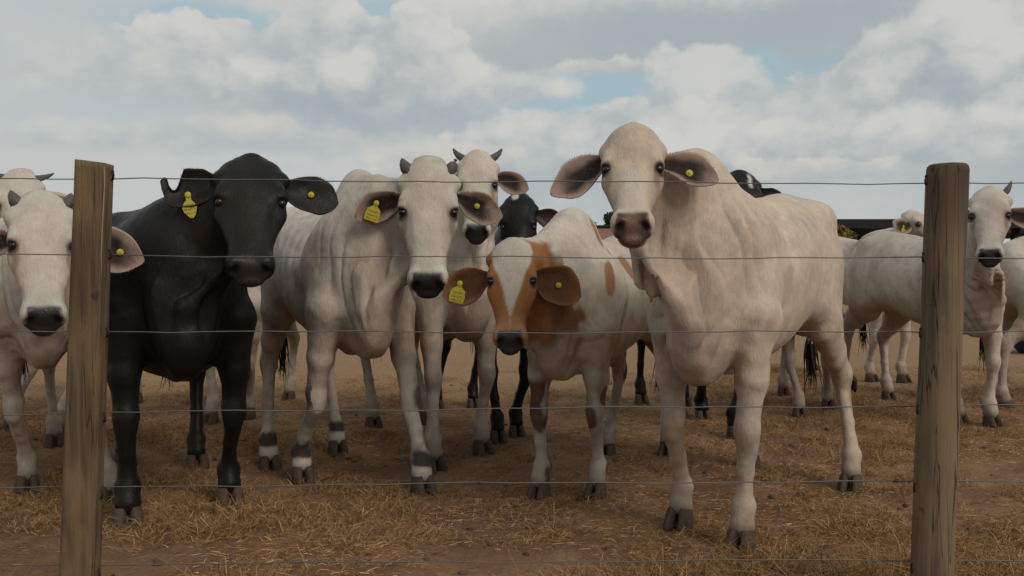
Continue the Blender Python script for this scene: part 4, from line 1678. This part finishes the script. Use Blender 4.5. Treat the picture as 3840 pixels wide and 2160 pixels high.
def build_grass():
    mat = attr_mat("dry_grass_straw")
    # tufts
    x, y = scatter(10500, 2.45, 10.5, 1.3)
    p = np.stack([x, y, 0 * x], -1)
    den = fbm(p, 1.1, 61, 3) * .55 + fbm(p, 4.0, 66, 2) * .45 + .06 * sstep(x, .3, 2.5) - .06 * sstep(y, 6, 9) + .07 * (1 - sstep(y, 2.6, 3.1))
    keep = den > .485
    x, y, den = x[keep], y[keep], den[keep]
    B, D, L, W, Bn, C = [], [], [], [], [], []
    for tx, ty, dn in zip(x, y, den):
        k = int(10 + 95 * max(0, dn - .48) * rng.uniform(.6, 2.4))
        rad = rng.uniform(.025, .11)
        hgt = rng.uniform(.026, .070) * (1 + 2.2 * max(0, dn - .53)) * (2.3 if ty < 2.85 else 1.0)
        an = rng.random(k) * 2 * math.pi
        rr = rad * np.sqrt(rng.random(k))
        bx, by = tx + rr * np.cos(an), ty + rr * np.sin(an)
        lean = rng.uniform(.5, 1.9, k)
        d = np.stack([np.cos(an) * lean + rng.normal(0, .4, k), np.sin(an) * lean + rng.normal(0, .4, k), np.ones(k)], -1)
        d /= np.linalg.norm(d, axis=1, keepdims=True)
        base = STRAW[rng.integers(0, 5)] * .5 + STRAW[rng.integers(0, 5, k)] * .5
        B.append(np.stack([bx, by], -1))
        D.append(d)
        L.append(hgt * rng.uniform(.5, 1.5, k))
        W.append(rng.uniform(.0014, .0034, k))
        bn = rng.normal(0, .35, (k, 3))
        bn[:, 2] = -rng.uniform(0, .45, k)
        Bn.append(bn)
        C.append(base * rng.uniform(.55, 1.15, (k, 1)))
    B = np.concatenate(B)
    B = np.concatenate([B, ground_z(B[:, 0], B[:, 1])[:, None] - .004], 1)
    blades(B, np.concatenate(D), np.concatenate(L), np.concatenate(W), np.concatenate(Bn), np.concatenate(C),
           "dry_grass", "tufts of short dry yellow-brown grass across the ground", "grass", mat)
    # straw lying flat
    x, y = scatter(150000, 2.45, 11, 1.25)
    p = np.stack([x, y, 0 * x], -1)
    den = fbm(p, 1.4, 71, 3) + .06 * sstep(x, .3, 2.5)
    keep = den + rng.normal(0, .06, len(x)) > .47
    x, y = x[keep], y[keep]
    n = len(x)
    an = rng.random(n) * 2 * math.pi
    d = np.stack([np.cos(an), np.sin(an), rng.uniform(-.02, .22, n)], -1)
    d /= np.linalg.norm(d, axis=1, keepdims=True)
    ln = rng.lognormal(-3.55, .5, n)
    bn = rng.normal(0, .12, (n, 3))
    bn[:, 2] = -.05
    col = STRAW[rng.integers(0, 5, n)] * rng.uniform(.7, 1.35, (n, 1))
    blades(np.stack([x, y, ground_z(x, y) + .003], -1), d, ln, rng.uniform(.0013, .0030, n), bn, col,
           "straw_litter", "loose dry straw and stalks scattered over the earth", "straw", mat)


def build_clods():
    x, y = scatter(420, 2.5, 8.5, 1.3)
    V, Fc, C = [], [], []
    ico = []
    ph = (1 + 5 ** .5) / 2
    for a in (-1, 1):
        for b_ in (-ph, ph):
            ico += [(0, a, b_), (a, b_, 0), (b_, 0, a)]
    ico = np.array(ico) / math.sqrt(1 + ph * ph)
    from itertools import combinations
    tri = []
    for a, b_, c_ in combinations(range(12), 3):
        e = [np.linalg.norm(ico[i] - ico[j]) for i, j in ((a, b_), (b_, c_), (a, c_))]
        if max(e) < 1.1:
            nn = np.cross(ico[b_] - ico[a], ico[c_] - ico[a])
            tri.append((a, b_, c_) if np.dot(nn, ico[a]) > 0 else (a, c_, b_))
    tri = np.array(tri)
    n0 = 0
    for tx, ty in zip(x, y):
        r = min(rng.lognormal(-4.6, .5), .02)
        q = ico * r * rng.uniform(.7, 1.3, (12, 1)) * np.array([1, 1, .6])
        V.append(q + np.array([tx, ty, float(ground_z(tx, ty)) + r * .15]))
        Fc.append(tri + n0)
        C.append(np.tile(np.array([.085, .056, .038]) * rng.uniform(.45, 1.5), (12, 1)))
        n0 += 12
    o = mesh_obj("earth_clods", np.concatenate(V), np.concatenate(Fc), attr_mat("clod_earth"), None, np.concatenate(C))
    tag(o, "small dark clods of earth and dung strewn over the pen", "clods", kind="stuff")


build_grass()
build_clods()


# ------------------------------------------------------------------ things far behind
def box(name, lo, hi, mat, parent, off=(0, 0, 0)):
    lo, hi = np.array(lo, float) - off, np.array(hi, float) - off
    v = [(x, y, z) for x in (lo[0], hi[0]) for y in (lo[1], hi[1]) for z in (lo[2], hi[2])]
    f = [(0, 1, 3, 2), (4, 6, 7, 5), (0, 4, 5, 1), (2, 3, 7, 6), (0, 2, 6, 4), (1, 5, 7, 3)]
    return mesh_obj(name, np.array(v), f, mat, parent, smooth=False)


def leafy(name, label, cat, pos, height, radii, n_leaf, leaf, col, seed, trunk_h, group=None):
    rs = np.random.default_rng(seed)
    root = empty(name, (pos[0], pos[1], 0), label, cat, group)
    bark = plain("bark", (.09, .07, .055), .9, .1, 20, .4, .4)
    top = np.array([0, 0, trunk_h])
    v, f = tube([(0, 0, -.1), (.03, .02, trunk_h * .5), (0, .03, trunk_h)], [radii[0] * .09, radii[0] * .07, radii[0] * .05], 8)
    tr = mesh_obj("trunk", v, f, bark, root)
    cz = (height + trunk_h * .7) / 2
    cen, cr = [], []
    for k in range(26):
        d = rs.normal(0, 1, 3)
        d /= np.linalg.norm(d)
        c = np.array([0, 0, cz]) + d * np.array(radii) * rs.uniform(.35, .85)
        cen.append(c)
        cr.append(rs.uniform(.18, .38) * min(radii))
        if k < 8:
            v, f = tube([top * .8, top * .5 + c * .5 + rs.normal(0, .08, 3), c], [radii[0] * .035, radii[0] * .022, radii[0] * .008], 5)
            mesh_obj("limb", v, f, bark, tr)
    cen = np.array(cen)
    cr = np.array(cr)
    ci = rs.integers(0, len(cen), n_leaf)
    d = rs.normal(0, 1, (n_leaf, 3))
    d /= np.linalg.norm(d, axis=1, keepdims=True)
    p = cen[ci] + d * (cr[ci] * rs.uniform(.5, 1.15, n_leaf))[:, None]
    a = rs.normal(0, 1, (n_leaf, 3))
    a /= np.linalg.norm(a, axis=1, keepdims=True)
    b = np.cross(a, rs.normal(0, 1, (n_leaf, 3)))
    b /= np.linalg.norm(b, axis=1, keepdims=True)
    s = leaf * rs.uniform(.6, 1.4, (n_leaf, 1))
    v = np.stack([p - a * s, p + b * s * .45, p + a * s, p - b * s * .45], 1).reshape(-1, 3)
    q = np.arange(n_leaf * 4).reshape(-1, 4)
    cc = np.repeat(np.array(col) * rs.uniform(.55, 1.4, (n_leaf, 1)) * np.array([1, 1, 1]), 4, axis=0)
    mesh_obj("crown", v, q, attr_mat("leaves_" + name, .7), root, cc, smooth=False)
    return root


def build_background():
    # open cattle shed with a dark low roof, right
    D = 25.0
    dark = plain("tarred_roof", (.018, .018, .019), .8, .2, 3, .4)
    dwood = plain("dark_timber", (.03, .026, .022), .85, .15, 12, .4, .3)
    root = empty("cattle_shed", (12.5, D + 3, 0), "long open cattle shed with a dark low roof on posts, far right", "shed")
    off = np.array([12.5, D + 3, 0])
    zt = CAMH + (1080 - 822) / FPX * D
    zb = CAMH + (1080 - 856) / FPX * D
    x0, x1 = 7.2, 19.5
    v = np.array([(x0, D, zb + .12), (x1, D, zb + .12), (x1, D + 3, zt - .03), (x0, D + 3, zt - .03), (x0, D + 6, zb + .12), (x1, D + 6, zb + .12)])
    v2 = v + np.array([0, 0, -.08])
    V = np.concatenate([v, v2]) - off
    f = [(0, 1, 2, 3), (3, 2, 5, 4), (7, 6, 9, 8), (8, 9, 10, 11), (0, 6, 7, 1), (4, 5, 11, 10), (0, 3, 9, 6), (3, 4, 10, 9), (1, 7, 8, 2), (2, 8, 11, 5)]
    rf = mesh_obj("roof", V, f, dark, root, smooth=False)
    box("fascia", (x0 - .05, D - .06, zb), (x1 + .05, D - .01, zt), dark, rf, off)
    for k, x in enumerate(np.linspace(x0 + .3, x1 - .3, 6)):
        for yy in (D + .15, D + 5.7):
            box("post", (x - .09, yy, -.1), (x + .09, yy + .18, zb + .1), dwood, root, off)
    for x in (13.75, 14.15, 14.5):
        box("rafter", (x, D - .05, zb - .14), (x + .09, D + .35, zb - .002), dwood, rf, off)
    # small house with a red roof and dark ridge, centre
    D = 34.0
    X = lambda u: (u - 1920) / FPX * D
    Z = lambda v_: CAMH + (1080 - v_) / FPX * D
    h0 = np.array([X(2420), D + 3, 0])
    hs = empty("farmhouse", tuple(h0), "low farmhouse with faded red roof behind the large pale cow's head", "house")
    wall = plain("pale_render", (.50, .44, .37), .9, .1, 4, .15)
    red = plain("faded_red_roof", (.24, .105, .08), .85, .15, 3, .25)
    gla = plain("dark_glass", (.02, .022, .025), .15, .5, 3, .2)
    xa, xb, zr, ze = X(2215), X(2640), Z(836), Z(905)
    box("wall", (xa + .3, D + .4, -.1), (xb - .3, D + 5.6, ze - .03), wall, hs, h0)
    V = np.array([(xa, D, ze), (xb, D, ze), (xb, D + 3, zr), (xa, D + 3, zr), (xa, D + 6, ze), (xb, D + 6, ze)])
    V = np.concatenate([V, V + np.array([0, 0, -.12])]) - h0
    rf = mesh_obj("roof", V, f, red, hs, smooth=False)
    v, ff = tube([np.array([xa - .02, D + 3, zr + .04]) - h0, np.array([xb + .02, D + 3, zr + .04]) - h0], .09, 8)
    mesh_obj("ridge", v, ff, dark, rf)
    for x in (xa + 1.0, xb - 1.6):
        w = box("window", (x, D + .36, 1.0), (x + .8, D + .398, 1.8), gla, hs, h0)
        box("frame", (x - .06, D + .34, .94), (x + .86, D + .358, 1.0), wall, w, h0)
    dr = box("door", ((xa + xb) / 2 - .45, D + .36, 0), ((xa + xb) / 2 + .45, D + .398, 2.0), dwood, hs, h0)
    box("handle", ((xa + xb) / 2 + .3, D + .32, 1.0), ((xa + xb) / 2 + .38, D + .358, 1.04), M_WIRE, dr, h0)
    # trees
    leafy("broadleaf_tree", "dark green broadleaf tree beside the large pale cow's cheek", "tree",
          ((2300 - 1920) / FPX * 42, 42), CAMH + (1080 - 752) / FPX * 42, (1.75, 1.75, 1.5), 5200, .10, (.030, .055, .022), 3, 2.0)
    leafy("shrub", "small grey-green shrub low in the gap left of the brown and white one's neck", "shrub",
          ((2030 - 1920) / FPX * 26, 26), CAMH + (1080 - 885) / FPX * 26, (.7, .7, .8), 900, .075, (.10, .13, .10), 4, .9)
    leafy("dry_shrub", "yellowing shrub in front of the dark shed roof, beside the large cow's rump", "shrub",
          ((3150 - 1920) / FPX * 19, 19), CAMH + (1080 - 818) / FPX * 19, (.55, .55, .9), 1300, .06, (.17, .125, .045), 5, .9)
    # low blue trough at the right edge
    c0 = np.array([8.2, 12.6, 0])
    blue = plain("blue_plastic", (.018, .035, .085), .5, .4, 6, .3)
    out = []
    th = np.arange(28) / 28 * 2 * math.pi
    for rr, z in ((.62, -.02), (.70, .10), (.76, .20), (.78, .215), (.75, .225), (.70, .19), (.62, .05)):
        out.append(np.stack([rr * 1.35 * np.cos(th), rr * .7 * np.sin(th), np.full(28, z)], -1))
    v, f2 = rings(out)
    tr = empty("feed_trough", tuple(c0), "low dark blue plastic trough on the ground at the right edge", "trough")
    mesh_obj("tub", v, f2, blue, tr)
    v, f2 = tube([np.array([.79 * 1.35 * math.cos(a), .79 * .7 * math.sin(a), .215]) for a in np.linspace(0, 2 * math.pi, 29)], .013, 6)
    mesh_obj("rim", v, f2, plain("pale_rim", (.35, .37, .38), .5, .3), tr)


build_background()
